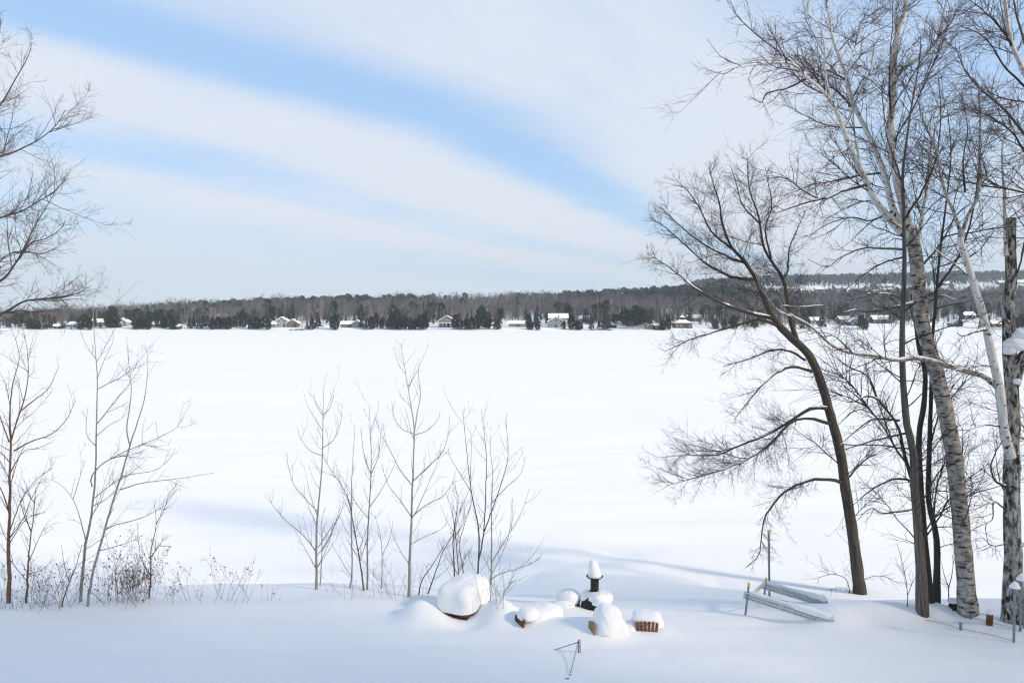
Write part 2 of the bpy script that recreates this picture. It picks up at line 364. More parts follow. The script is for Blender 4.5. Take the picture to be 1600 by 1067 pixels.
def grow(P, R, dens, t0, ang, lf, K, wig, up, rng, lmin=.05, rk=.008, r0=.0016, tip=.0012, taper=.5, zb=0.0, phot=None, t1=1.0, jit=.35):
    """side shoots on every parent polyline; lf = length as a share of the parent's, (lf, floor) adds metres"""
    n, k, _ = P.shape
    Ls = np.linalg.norm(np.diff(P, axis=1), axis=2).sum(1)
    cnt = rng.poisson(np.maximum(dens * Ls * (t1 - t0), 0)); idx = np.repeat(np.arange(n), cnt); m = len(idx)
    if m == 0: return np.zeros((0, K, 3)), np.zeros((0, K))
    t = rng.uniform(t0, t1, m) * .999; f = t * (k - 1); i = f.astype(int); fr = (f - i)[:, None]
    base = P[idx, i] * (1 - fr) + P[idx, i + 1] * fr; tan = nrm(P[idx, i + 1] - P[idx, i])
    rb = R[idx, i] * (1 - fr[:, 0]) + R[idx, i + 1] * fr[:, 0]
    pr = nrm(np.cross(tan, rng.normal(size=(m, 3)))); pr[:, 2] += zb; pr = nrm(pr - (pr * tan).sum(1, keepdims=True) * tan)
    a = np.radians(rng.normal(ang[0], ang[1], m))[:, None]
    d = nrm(tan * np.cos(a) + pr * np.sin(a))
    ln = np.maximum(lf[0] * Ls[idx] * (1 - taper * t) + lf[1], lmin) * np.exp(rng.normal(0, jit, m))
    Q = np.empty((m, K, 3)); Q[:, 0] = base; st = (ln / (K - 1))[:, None]
    for q in range(1, K):
        d = d + rng.normal(size=(m, 3)) * wig; d[:, 2] += up
        if phot is not None: d = d + np.asarray(phot) * .1
        d = nrm(d); Q[:, q] = Q[:, q - 1] + d * st
    rr = np.minimum(ln * rk + r0, np.maximum(rb * .75, r0 * .9)); s = np.linspace(0, 1, K)
    return Q, rr[:, None] * (1 - s) + tip * s
def px_limb(pts, d, r, K, rng, wob=.25):
    """traced limb: photo pixels, depth from d[0] to d[1] along it, half widths in photo pixels"""
    pts = np.array(pts, float); s = np.concatenate([[0], np.cumsum(np.linalg.norm(np.diff(pts, axis=0), axis=1))]); s /= s[-1]
    dd = d[0] + (d[1] - d[0]) * s; rr = (r[0] + (r[1] - r[0]) * s ** .8) * dd / F
    return resample([W(x, y, q) for (x, y), q in zip(pts, dd)], rr, K, wob, rng)
def snow_strip(P, R, thick, rng, smax=.75, cover=.8):
    """snow lying along the upper side of a limb: polyline sets where the slope allows it"""
    T = nrm(np.gradient(P, axis=0)); ok = np.abs(T[:, 2]) < smax
    ok &= (vnoise(np.arange(len(P)) * .45 + rng.uniform(0, 90), np.zeros(len(P)), 3) < cover * 2 - 1)
    out = []; i = 0
    while i < len(P):
        if ok[i]:
            j = i
            while j + 1 < len(P) and ok[j + 1]: j += 1
            if j - i >= 2:
                q = P[i:j + 1].copy(); r = R[i:j + 1] * thick + .002; r = r * (.7 + .3 * rng.random(len(r))); q[:, 2] += R[i:j + 1] * .75
                r[0] *= .35; r[-1] *= .35; out.append((q[None], r[None]))
            i = j + 1
        else: i += 1
    return out
def build_tree(name, label, cat, base, stems, levels, mats, seed, group=None, snow=.0):
    """stems: list of (part, pts, (d0,d1), (r0,r1), material, twig density factor)"""
    rng = np.random.default_rng(seed); root = empty(name, base); tag(root, label, cat, group)
    inv = -np.asarray(base, float); twigs = {}
    strips = []
    for si, (part, pts, d, r, mk, fac) in enumerate(stems):
        big = r[0] > 4
        P, R = px_limb(pts, d, r, 40 if big else 22, rng, .025 if big else .22)
        if part == 'trunk' and pts[0][1] > 860:
            P[0, 2] -= .25
            if big: R[:3] *= np.array([1.22, 1.12, 1.05])
        tube_obj(part, [(P[None] + inv, R[None])], 14 if big else 8, M[mk], root, .06 if big else .05, seed + si)
        if snow and part == 'limb': strips += [(a + inv, b) for a, b in snow_strip(P, R, 1.0, rng, .72, snow)]
        if fac <= 0: continue
        cur = (P[None], R[None])
        for li, lv in enumerate(levels):
            kw = dict(lv); S = kw.pop('S', 3); dens = kw.pop('dens') * (fac if li == 0 else 1)
            cur = grow(cur[0], cur[1], dens, rng=rng, **kw)
            twigs.setdefault(S, []).append((cur[0] + inv, cur[1]))
    for S, sets in twigs.items():
        tube_obj('branches' if S > 3 else 'crown', sets, S, M[mats], root)['kind'] = 'stuff'
    if strips: tube_obj('snow', strips, 6, M['cap'], root)['kind'] = 'stuff'
    return root

# ------------------------------------------------------------------ trees on the right
g1, dT1 = hit(1345, 935); g2, dT2 = hit(1446, 948); g3, dT3 = hit(1513, 957); g5, dT5 = hit(1582, 972)
d = dT1
LV_ELM = [dict(dens=11, t0=.16, ang=(46, 14), lf=(.17, .12), K=9, wig=.10, up=.03, S=4, rk=.0065, r0=.0026, tip=.0018),
          dict(dens=11.5, t0=.12, ang=(40, 14), lf=(.36, .06), K=6, wig=.13, up=.035, rk=.008, r0=.0024, tip=.0018),
          dict(dens=10.5, t0=.15, ang=(42, 15), lf=(.36, .05), K=4, wig=.12, up=.03, rk=.008, r0=.0020, tip=.0016, lmin=.06)]
build_tree('bare_tree', 'dark leaning tree with wide fan of bare branches and drooping lower limbs', 'tree', g1, [
    ('trunk', [(1345, 937), (1334, 845), (1321, 763), (1312, 702), (1297, 647), (1282, 595), (1265, 556), (1241, 532), (1219, 511)], (d, d + .2), (9.5, 6), 'bark', .12),
    ('limb', [(1219, 511), (1202, 487), (1188, 452), (1178, 431), (1160, 405), (1143, 386), (1129, 351), (1124, 317), (1115, 289), (1108, 262)], (d + .2, d + .5), (5, .4), 'bark', 1.1),
    ('limb', [(1247, 537), (1237, 507), (1230, 469), (1223, 435), (1195, 390), (1185, 337), (1171, 296), (1167, 240)], (d + .2, d - .5), (4.2, .4), 'bark', 1.1),
    ('limb', [(1206, 497), (1167, 488), (1133, 476), (1094, 455), (1070, 438), (1045, 417), (1011, 396)], (d + .2, d - 1.0), (3.0, .4), 'bark', 1.0),
    ('limb', [(1219, 511), (1190, 500), (1160, 506), (1119, 518), (1085, 528), (1039, 549)], (d + .2, d - .6), (2.6, .4), 'bark', .9),
    ('limb', [(1181, 437), (1146, 433), (1119, 421), (1097, 407), (1066, 379), (1039, 355), (1015, 340)], (d + .4, d + 1.3), (2.6, .4), 'bark', 1.0),
    ('limb', [(1168, 413), (1130, 398), (1085, 372), (1054, 344), (1029, 322)], (d + .4, d - .6), (2.3, .4), 'bark', 1.0),
    ('limb', [(1150, 394), (1112, 362), (1094, 327), (1076, 300), (1057, 282)], (d + .4, d + 1.0), (2.0, .4), 'bark', 1.0),
    ('limb', [(1223, 435), (1231, 424), (1233, 390), (1244, 362), (1258, 330)], (d - .1, d + .8), (2.0, .4), 'bark', 1.0),
    ('limb', [(1205, 404), (1196, 360), (1206, 320), (1200, 286), (1196, 262)], (d - .2, d + .9), (1.8, .4), 'bark', 1.0),
    ('limb', [(1188, 350), (1160, 320), (1150, 285), (1141, 258)], (d - .2, d - 1.2), (1.6, .4), 'bark', 1.0),
    ('limb', [(1315, 754), (1284, 748), (1254, 754), (1228, 767), (1207, 789), (1194, 810), (1190, 840), (1185, 868), (1166, 886)], (d, d - .9), (2.8, .5), 'bark', 1.0),
    ('limb', [(1297, 662), (1263, 653), (1233, 662), (1207, 690), (1172, 715), (1138, 731), (1087, 746), (1040, 759)], (d, d - .5), (2.8, .4), 'bark', 1.0),
    ('limb', [(1293, 638), (1267, 638), (1233, 659), (1194, 681), (1151, 698), (1121, 711), (1069, 711), (1029, 715)], (d, d + .7), (3.0, .4), 'bark', 1.0),
    ('limb', [(1269, 580), (1241, 573), (1215, 582), (1190, 603), (1168, 629), (1147, 655)], (d, d - .5), (2.6, .4), 'bark', 1.25),
    ('limb', [(1259, 563), (1235, 549), (1207, 547), (1172, 560), (1129, 573)], (d, d + .8), (2.2, .4), 'bark', 1.2),
    ('limb', [(1320, 752), (1350, 720), (1385, 700), (1420, 690)], (d, d + 1.5), (1.8, .4), 'bark', .7),
    ('limb', [(1303, 668), (1340, 640), (1370, 652), (1392, 676)], (d, d + .9), (1.5, .4), 'bark', .7),
    ('limb', [(1345, 930), (1332, 900), (1330, 860), (1327, 830)], (d + .05, d + .1), (1.6, .4), 'bark', .8),
    ], LV_ELM, 'twig', 11, snow=.62)
d = dT2
LV_MID = [dict(dens=4.4, t0=.1, ang=(52, 16), lf=(.12, .26), K=8, wig=.16, up=.02, S=4, rk=.0075, r0=.0028, tip=.002),
          dict(dens=8.5, t0=.15, ang=(46, 15), lf=(.36, .07), K=5, wig=.16, up=.02, rk=.008, r0=.0024, tip=.0018),
          dict(dens=9, t0=.15, ang=(46, 15), lf=(.34, .04), K=4, wig=.14, up=.02, rk=.008, r0=.0019, tip=.0016)]
build_tree('bare_tree', 'clump of three dark brown trunks growing together between leaning tree and birches', 'tree', g2, [
    ('trunk', [(1442, 950), (1436, 845), (1429, 759), (1427, 707), (1416, 655), (1410, 578), (1410, 505), (1413, 421), (1412, 336), (1410, 280), (1414, 240), (1422, 180), (1434, 112), (1440, 70)], (d - .1, d - .6), (8.5, .6), 'bark2', .8),
    ('trunk', [(1453, 946), (1444, 845), (1438, 759), (1436, 681), (1444, 629), (1445, 578), (1436, 545), (1430, 500), (1425, 460)], (d + .15, d + .5), (7, 2.5), 'bark', .2),
    ('trunk', [(1463, 946), (1464, 888), (1463, 838), (1451, 784), (1451, 741), (1453, 672), (1455, 608), (1456, 543), (1462, 470), (1468, 400), (1478, 320), (1486, 240), (1480, 170)], (d + .3, d + .9), (5.5, .5), 'bark', .9),
    ('limb', [(1424, 746), (1412, 707), (1403, 664), (1373, 625), (1356, 588), (1326, 573), (1296, 552)], (d, d - .9), (3.2, .5), 'bark', .55),
    ('limb', [(1373, 625), (1356, 619), (1330, 628), (1300, 622)], (d - .5, d - 1.0), (1.7, .4), 'bark2', .8),
    ('limb', [(1428, 752), (1399, 748), (1365, 763), (1343, 780), (1320, 800)], (d, d - .8), (2.0, .4), 'bark', .55),
    ('limb', [(1432, 796), (1403, 799), (1378, 802), (1360, 794), (1340, 812)], (d, d - .4), (1.7, .4), 'bark', .55),
    ('limb', [(1416, 677), (1378, 685), (1326, 700), (1296, 712)], (d, d + .8), (1.8, .4), 'bark2', .55),
    ('limb', [(1405, 657), (1365, 655), (1335, 675), (1312, 696)], (d, d - .7), (1.8, .4), 'bark', .55),
    ('limb', [(1410, 390), (1378, 388), (1348, 388), (1313, 403), (1292, 417), (1262, 405)], (d - .4, d - 1.1), (1.9, .4), 'bark2', .9),
    ('limb', [(1410, 402), (1378, 412), (1350, 429), (1318, 455)], (d - .4, d + .7), (1.6, .4), 'bark', .9),
    ('limb', [(1411, 470), (1395, 461), (1370, 458), (1340, 459)], (d - .4, d - 1.3), (1.6, .4), 'bark2', .8),
    ('limb', [(1412, 345), (1440, 300), (1462, 250), (1470, 180), (1466, 120)], (d - .5, d - 1.0), (1.8, .4), 'bark', 1.1),
    ('limb', [(1413, 300), (1398, 250), (1385, 210), (1380, 160)], (d - .5, d), (1.4, .4), 'bark', 1.0),
    ('limb', [(1464, 450), (1498, 400), (1520, 330), (1530, 250), (1531, 183), (1528, 130)], (d + .7, d + 1.4), (2.0, .4), 'bark', 1.1),
    ('limb', [(1452, 700), (1470, 640), (1492, 600), (1520, 570)], (d + .5, d + .2), (1.4, .4), 'bark', .9),
    ('limb', [(1452, 760), (1480, 720), (1498, 712)], (d + .5, d + .2), (1.2, .4), 'bark', .9),
    ], LV_MID, 'twig', 23, snow=.5)
d = dT3
LV_BIRCH = [dict(dens=5.4, t0=.12, ang=(44, 13), lf=(.20, .26), K=9, wig=.12, up=.03, S=4, rk=.0065, r0=.0028, tip=.0018),
            dict(dens=10.5, t0=.12, ang=(42, 15), lf=(.36, .08), K=6, wig=.15, up=-.01, rk=.007, r0=.0022, tip=.0016),
            dict(dens=10.5, t0=.12, ang=(42, 15), lf=(.38, .05), K=4, wig=.14, up=-.02, rk=.007, r0=.0018, tip=.0014, lmin=.06)]
build_tree('birch_tree', 'tall birch with peeling striped trunk leaning left and forking into white limbs', 'tree', g3, [
    ('trunk', [(1513, 959), (1507, 888), (1500, 802), (1494, 741), (1485, 681), (1475, 634), (1464, 586), (1451, 543), (1440, 500), (1435, 440), (1430, 394), (1422, 358)], (d, d + .3), (13.5, 10), 'birch_old', 0.06),
    ('limb', [(1426, 370), (1407, 362), (1387, 338), (1363, 307), (1348, 272), (1328, 232), (1316, 197), (1300, 161), (1281, 138), (1261, 122), (1237, 100), (1198, 100), (1151, 106), (1108, 116)], (d + .3, d - .6), (6.5, .5), 'birch', .85),
    ('limb', [(1410, 352), (1395, 327), (1383, 276), (1371, 244), (1356, 209), (1340, 177), (1328, 146), (1324, 126), (1312, 91), (1300, 59), (1297, 31), (1289, 0), (1284, -50)], (d + .3, d + .9), (5.5, 1.2), 'birch', .9),
    ('trunk', [(1424, 372), (1415, 335), (1403, 287), (1395, 248), (1391, 205), (1395, 150), (1397, 91), (1403, 51), (1413, 20), (1416, -20), (1420, -90), (1426, -160)], (d + .3, d + .2), (7.5, 2), 'birch', .7),
    ('limb', [(1405, 60), (1400, 20), (1404, -20), (1400, -80)], (d + .25, d + .5), (3.0, 1.5), 'birch', .7),
    ('limb', [(1393, 150), (1407, 112), (1434, 91), (1462, 69), (1470, 39), (1478, 4), (1486, -40)], (d + .2, d - .3), (3.4, 1), 'birch', 1.0),
    ('limb', [(1430, 390), (1440, 340), (1448, 290), (1455, 230), (1471, 169), (1488, 143), (1502, 118), (1510, 70)], (d + .3, d + 1.2), (3.6, .5), 'birch', 1.2),
    ('limb', [(1353, 289), (1316, 299), (1285, 311), (1257, 299), (1230, 280), (1186, 272)], (d, d - .9), (2.4, .4), 'bark2', 1.1),
    ('limb', [(1290, 309), (1253, 319), (1218, 331), (1196, 336)], (d - .5, d - .2), (1.7, .4), 'bark2', 1.0),
    ('limb', [(1263, 122), (1230, 138), (1198, 146), (1190, 160), (1171, 150)], (d - .2, d + .4), (2.0, .4), 'bark2', 1.1),
    ('limb', [(1255, 112), (1214, 79), (1178, 51), (1151, 24), (1140, 0)], (d - .2, d + .9), (1.8, .4), 'bark2', 1.1),
    ('limb', [(1300, 161), (1289, 118), (1285, 51), (1257, 12), (1248, -30)], (d, d - .8), (2.2, .8), 'birch', 1.1),
    ('limb', [(1328, 232), (1312, 240), (1296, 252), (1286, 262)], (d, d - .4), (1.4, .4), 'bark2', 1.0),
    ('limb', [(1318, 200), (1330, 170), (1322, 120), (1340, 60), (1350, 10)], (d, d + 1.2), (1.8, .6), 'birch', 1.1),
    ('limb', [(1345, 265), (1336, 215), (1335, 165), (1360, 110), (1366, 50), (1372, 0)], (d + .2, d + 1.4), (1.8, .6), 'birch', 1.1),
    ('limb', [(1324, 126), (1290, 110), (1250, 120), (1220, 112)], (d + .5, d + 1.5), (1.5, .4), 'bark2', 1.0),
    ('limb', [(1430, 473), (1406, 478), (1380, 485), (1350, 487), (1335, 484), (1317, 489), (1304, 486)], (d + .25, d - .4), (2.6, .6), 'bark2', .6),
    ('limb', [(1437, 420), (1470, 380), (1500, 330), (1540, 310)], (d + .3, d - .7), (1.8, .4), 'bark2', 1.0),
    ('limb', [(1395, 330), (1360, 345), (1330, 340), (1290, 352), (1262, 372)], (d + .3, d + 1.3), (1.8, .4), 'bark2', 1.0),
    ('limb', [(1440, 480), (1470, 462), (1494, 468), (1520, 455)], (d + .3, d - .5), (1.4, .4), 'bark2', .7),
    ], LV_BIRCH, 'twig_red', 37, snow=.7)
d = dT5
build_tree('birch_tree', 'thick old birch with broken-off top and snow-laden fork at the right edge', 'tree', g5, [
    ('trunk', [(1582, 974), (1583, 900), (1581, 800), (1581, 715), (1582, 640), (1580, 590), (1577, 550), (1576, 520), (1575, 480), (1580, 440), (1579, 390), (1579, 341)], (d, d + .15), (14.5, 7.5), 'birch_rough', .05),
    ('limb', [(1581, 600), (1592, 570), (1606, 552), (1630, 540), (1670, 500), (1700, 420)], (d + .05, d - .2), (11, 5), 'birch_rough', .3),
    ('limb', [(1580, 715), (1569, 672), (1563, 616), (1550, 556), (1541, 513), (1530, 471), (1519, 437), (1513, 415), (1503, 387), (1500, 370)], (d - .25, d - .6), (7.5, 5), 'birch', .12),
    ('limb', [(1500, 372), (1496, 350), (1485, 319), (1471, 280), (1465, 245), (1460, 225), (1448, 202), (1437, 169), (1430, 130)], (d - .6, d - 1.0), (3.2, .5), 'birch_old', 1.15),
    ('limb', [(1501, 370), (1513, 336), (1527, 311), (1531, 270), (1530, 233), (1532, 183), (1530, 141)], (d - .6, d - .2), (3.0, .5), 'birch_old', 1.15),
    ('limb', [(1508, 300), (1505, 250), (1512, 200), (1502, 150)], (d - .4, d + .6), (1.6, .4), 'bark', 1.1),
    ('limb', [(1517, 436), (1500, 420), (1480, 405), (1455, 385), (1440, 378)], (d - .5, d - 1.0), (2.0, .4), 'birch_old', 1.0),
    ('limb', [(1510, 405), (1530, 390), (1545, 372), (1560, 350)], (d - .5, d), (1.4, .4), 'bark', 1.0),
    ('limb', [(1560, 606), (1537, 588), (1507, 580), (1472, 569), (1434, 560), (1400, 563), (1365, 556), (1327, 551), (1299, 539), (1268, 511), (1244, 497), (1219, 488), (1205, 473), (1188, 449), (1180, 425)], (d - .35, d - 1.3), (4.4, .9), 'birch_old', .35),
    ('limb', [(1332, 552), (1310, 530), (1290, 520), (1262, 522)], (d - 1.0, d - 1.5), (1.4, .4), 'bark2', .8),
    ('limb', [(1244, 497), (1231, 487), (1219, 478), (1232, 478), (1258, 479), (1283, 477), (1300, 482)], (d - 1.2, d - .8), (1.0, .4), 'birch_old', .5),
    ('limb', [(1283, 477), (1270, 462), (1258, 452), (1240, 440)], (d - .8, d - .6), (1.0, .4), 'birch_old', .5),
    ('limb', [(1550, 572), (1530, 572), (1505, 576), (1480, 580)], (d - .4, d - .9), (1.4, .4), 'birch_old', .8),
    ('limb', [(1541, 515), (1522, 519), (1505, 525), (1495, 520)], (d - .5, d - .9), (2.3, .6), 'bark2', .6),
    ('limb', [(1563, 666), (1540, 664), (1515, 672), (1500, 684)], (d - .3, d - .8), (1.6, .4), 'bark2', .9),
    ('limb', [(1577, 505), (1568, 500), (1556, 508)], (d - .1, d - .3), (2.2, .8), 'bark2', .2),
    ('limb', [(1572, 400), (1571, 361), (1569, 308), (1567, 267), (1565, 239), (1570, 214), (1580, 190)], (d + .1, d + .4), (3.6, .7), 'birch', .8),
    ('limb', [(1580, 440), (1592, 420), (1600, 380), (1612, 320)], (d, d + .2), (1.8, .4), 'bark2', .9),
    ('limb', [(1573, 760), (1556, 752), (1548, 730), (1556, 706), (1566, 690)], (d - .1, d - .7), (2.0, .5), 'bark', .8),
    ('limb', [(1570, 795), (1553, 784), (1551, 810), (1540, 822), (1544, 850)], (d - .1, d - .6), (1.4, .4), 'bark', .9),
    ('limb', [(1571, 850), (1550, 852), (1535, 840), (1515, 846)], (d - .1, d - .6), (.9, .3), 'twig', .9),
    ], LV_BIRCH, 'twig_red', 51, snow=.72)
t5 = [q for q in COL.objects if q.name.startswith('birch_tree')][-1]
lump5 = [(1587, 540, .20, .16, .16, -.3), (1600, 528, .20, .15, .16, -.5), (1614, 520, .18, .14, .13, -.5), (1577, 548, .10, .13, .12, 0), (1588, 597, .07, .10, .07, 0)]
LATER = [(t5, W(a, b_, d - .05) - np.array(g5), (sx, sy, sz), rt) for a, b_, sx, sy, sz, rt in lump5]
g6, d6 = hit(1700, 985)
build_tree('birch_tree', 'birch outside the right edge whose dark limbs arch in at upper right', 'tree', g6, [
    ('trunk', [(1700, 987), (1695, 800), (1690, 600), (1680, 420), (1665, 300), (1635, 200), (1600, 112), (1580, 67), (1572, 14), (1566, -40), (1560, -120)], (d6, d6 + .5), (12, 2), 'birch', .35),
    ('limb', [(1668, 310), (1630, 240), (1600, 208), (1575, 177), (1545, 150), (1530, 138), (1513, 118), (1502, 98), (1492, 70)], (d6 + .3, d6 - .4), (4, .5), 'bark2', 1.2),
    ('limb', [(1672, 360), (1630, 270), (1600, 236), (1580, 205), (1550, 185), (1520, 170), (1500, 160)], (d6 + .3, d6 - .9), (3.4, .5), 'bark', 1.1),
    ('limb', [(1640, 200), (1612, 150), (1596, 130), (1570, 105), (1540, 60), (1500, 40)], (d6 + .3, d6 + 1.0), (3, .5), 'bark', 1.2),
    ('limb', [(1625, 170), (1605, 80), (1590, 30), (1580, -20)], (d6 + .4, d6 - .3), (3, 1), 'bark2', 1.0),
    ('limb', [(1584, 75), (1560, 40), (1530, 12), (1500, -10)], (d6 + .4, d6 + .1), (1.8, .5), 'bark', 1.2),
    ('limb', [(1680, 430), (1640, 380), (1606, 360), (1585, 330)], (d6 + .3, d6 - .5), (2.0, .5), 'bark', 1.1),
    ], LV_BIRCH, 'twig_red', 67)

# small shoots at the foot of the right trees
LV_SHOOT = [dict(dens=7, t0=.25, ang=(45, 14), lf=(.32, .05), K=6, wig=.12, up=.05, rk=.006, r0=.002, tip=.0014),
            dict(dens=7, t0=.2, ang=(42, 14), lf=(.4, .03), K=4, wig=.12, up=.04, rk=.006, r0=.0017, tip=.0013)]
def shoot(name, label, stems, mats, seed, lv, group=None, cat='sapling', base_px=None, bark=None, d_add=0.0, thin=.76):
    bx, by = base_px or stems[0][1][0]; g, dd = hit(bx, by); dd += d_add
    st = [(p, pts, (dd + a, dd + b), (r[0] * thin, r[1] * thin), bark or mats, fac) for (p, pts, (a, b), r, fac) in [(s[0], s[1], s[2], s[3], s[4]) for s in stems]]
    return build_tree(name, label, cat, g, st, lv, mats, seed, group)
shoot('sapling', 'thin forked shoot between dark trunk clump and tall birch', [('trunk', [(1482, 938), (1482, 918), (1476, 900), (1471, 878)], (0, .2), (1.2, .4), 1.2), ('limb', [(1482, 919), (1487, 900), (1490, 878), (1496, 858)], (0, -.2), (1.0, .4), 1.2)], 'twig', 71, LV_SHOOT)
shoot('sapling', 'thin bare shoot standing right of the leaning dark tree', [('trunk', [(1418, 948), (1417, 915), (1410, 880), (1402, 850)], (0, .2), (.9, .35), 1.2), ('limb', [(1418, 930), (1428, 905), (1440, 890)], (0, -.3), (.7, .3), 1)], 'twig', 72, LV_SHOOT)
shoot('sapling', 'low arching twiggy shoot at foot of the leaning dark tree', [('trunk', [(1330, 934), (1322, 905), (1300, 897), (1270, 905)], (0, -.4), (1.0, .35), 1.3), ('limb', [(1331, 930), (1350, 905), (1380, 900), (1410, 915)], (0, -.3), (.9, .3), 1.2), ('limb', [(1331, 930), (1318, 918), (1290, 922)], (0, -.5), (.7, .3), 1.2)], 'twig', 73, LV_SHOOT)

# ------------------------------------------------------------------ young poplars behind the table
LV_POP = [dict(dens=5.0, t0=.10, ang=(44, 10), lf=(.16, .14), K=9, wig=.05, up=.12, S=4, rk=.0042, r0=.0019, tip=.0014, taper=.75, jit=.4),
          dict(dens=4.0, t0=.2, ang=(42, 12), lf=(.30, .03), K=6, wig=.07, up=.10, rk=.004, r0=.0016, tip=.0013, jit=.4),
          dict(dens=3.5, t0=.2, ang=(45, 14), lf=(.3, .02), K=4, wig=.06, up=.06, rk=.006, r0=.0018, tip=.0016)]
PG = 'young poplars along the bank'
def poplar(label, stems, seed, bark='poplar', mats='twig_grey'):
    shoot('poplar_sapling', label, stems, mats, seed, LV_POP, PG, 'sapling', bark=bark, d_add=0)
poplar('leftmost of the bare poplar saplings on the bank left of the table', [('trunk', [(494, 926), (495, 825), (503, 727), (505, 640), (505, 605)], (.3, .4), (2.9, .4), 1.0),
    ('limb', [(495, 862), (474, 836), (446, 812), (424, 786), (420, 770)], (.3, -.1), (1.3, .3), 1.0), ('limb', [(497, 855), (512, 832), (530, 806), (538, 780)], (.3, .7), (1.1, .3), 1.0),
    ('limb', [(497, 800), (478, 780), (458, 755), (450, 725), (449, 708)], (.3, .8), (1.1, .3), 1.0), ('limb', [(504, 712), (485, 704), (470, 685), (464, 666)], (.3, 0), (1.0, .3), 1.0),
    ('limb', [(504, 700), (522, 686), (532, 660), (535, 632)], (.3, .6), (1.0, .3), 1.0), ('limb', [(505, 648), (515, 638), (521, 620), (522, 605)], (.35, .2), (.8, .3), .8), ('limb', [(505, 650), (494, 632), (490, 612)], (.35, .6), (.8, .3), .8)], 81)
poplar('slim short poplar sapling second from left on the bank', [('trunk', [(500, 924), (503, 860), (502, 820), (508, 790)], (.5, .6), (1.3, .3), 1.0), ('limb', [(503, 862), (516, 838), (522, 810)], (.5, .9), (.7, .3), .8)], 82)
poplar('thin poplar sapling with wavy stem left of the tallest sapling', [('trunk', [(544, 926), (550, 895), (549, 806), (550, 740), (555, 664)], (.4, .6), (1.8, .3), 1.0), ('limb', [(549, 790), (534, 762), (529, 734)], (.5, .2), (.8, .3), .8)], 83)
poplar('sapling leaning left from the base of its straight neighbour', [('trunk', [(569, 929), (563, 880), (555, 837), (546, 786), (536, 762), (510, 723), (503, 706)], (.4, -.1), (1.8, .3), .9)], 84, 'bark2', 'twig')
poplar('straight poplar sapling nearest left of the tallest sapling', [('trunk', [(574, 930), (575, 825), (580, 735), (577, 632)], (.5, .6), (2.2, .35), 1.1), ('limb', [(580, 740), (590, 716), (594, 690), (597, 660)], (.5, .9), (1.0, .3), .8), ('limb', [(579, 740), (570, 716), (566, 690), (564, 664)], (.5, .2), (.9, .3), .8)], 85)
poplar('small twiggy sapling between the two tallest poplar saplings', [('trunk', [(596, 930), (597, 870), (594, 835), (586, 806)], (.6, .5), (1.3, .3), 1.3), ('limb', [(597, 868), (610, 838), (614, 812)], (.5, .8), (.8, .3), 1.0)], 86, 'poplar', 'twig_grey')
poplar('tallest poplar sapling on the bank just left of the table', [('trunk', [(638, 934), (642, 837), (645, 750), (647, 672), (643, 640), (636, 597), (630, 560), (626, 536)], (.1, .2), (3.3, .35), 1.0),
    ('limb', [(647, 678), (652, 645), (657, 618), (654, 590), (655, 560)], (.15, .5), (1.3, .3), 1.0), ('limb', [(644, 758), (624, 732), (608, 700), (594, 676), (588, 652)], (.1, -.4), (1.2, .3), 1.0),
    ('limb', [(645, 752), (668, 730), (690, 708), (700, 680), (703, 650)], (.1, .5), (1.3, .3), 1.0), ('limb', [(643, 808), (664, 790), (690, 776), (706, 756), (712, 736)], (.1, -.4), (1.2, .3), 1.0),
    ('limb', [(642, 806), (624, 780), (606, 756), (596, 725)], (.1, .7), (1.1, .3), 1.0), ('limb', [(647, 678), (628, 670), (616, 652), (612, 626)], (.15, -.3), (1.0, .3), 1.0), ('limb', [(647, 680), (668, 672), (684, 655), (688, 640)], (.15, .1), (1.0, .3), 1.0),
    ('limb', [(642, 850), (664, 838), (690, 826), (702, 812)], (.1, .6), (1.0, .3), 1.0)], 87)
poplar('sapling leaning right low down beside the tallest sapling', [('trunk', [(653, 933), (660, 905), (676, 882), (694, 852), (706, 838)], (.2, -.2), (1.5, .35), 1.1)], 88, 'bark2', 'twig')
poplar('dark sapling leaning right directly behind the table snow', [('trunk', [(667, 932), (680, 895), (692, 862), (706, 838), (716, 812)], (.3, .3), (1.6, .35), 1.0)], 89, 'bark2', 'twig')
poplar('reddish bushy sapling just behind the table', [('trunk', [(709, 936), (710, 895), (708, 850), (710, 820), (716, 780), (706, 750)], (.6, .6), (2.0, .3), 1.9), ('trunk', [(714, 936), (716, 890), (712, 840), (706, 800), (698, 772)], (.7, .9), (1.5, .3), 1.9), ('trunk', [(720, 936), (724, 895), (718, 850), (728, 812), (738, 780)], (.7, .5), (1.3, .3), 1.9)], 90, 'bark2', 'twig_brown')
poplar('forked dark poplar sapling rising behind the right end of the table', [('trunk', [(746, 936), (747, 890), (748, 829), (737, 772), (730, 712), (723, 640)], (.7, .4), (2.2, .3), .9), ('limb', [(747, 880), (756, 830), (760, 727), (758, 690), (752, 640)], (.7, .9), (1.7, .3), .9), ('limb', [(757, 830), (772, 788), (788, 740), (794, 707), (790, 652)], (.8, 1.2), (1.4, .3), .9), ('limb', [(737, 770), (720, 742), (704, 715), (700, 700)], (.5, .2), (.8, .3), .9)], 91, 'bark2', 'twig')
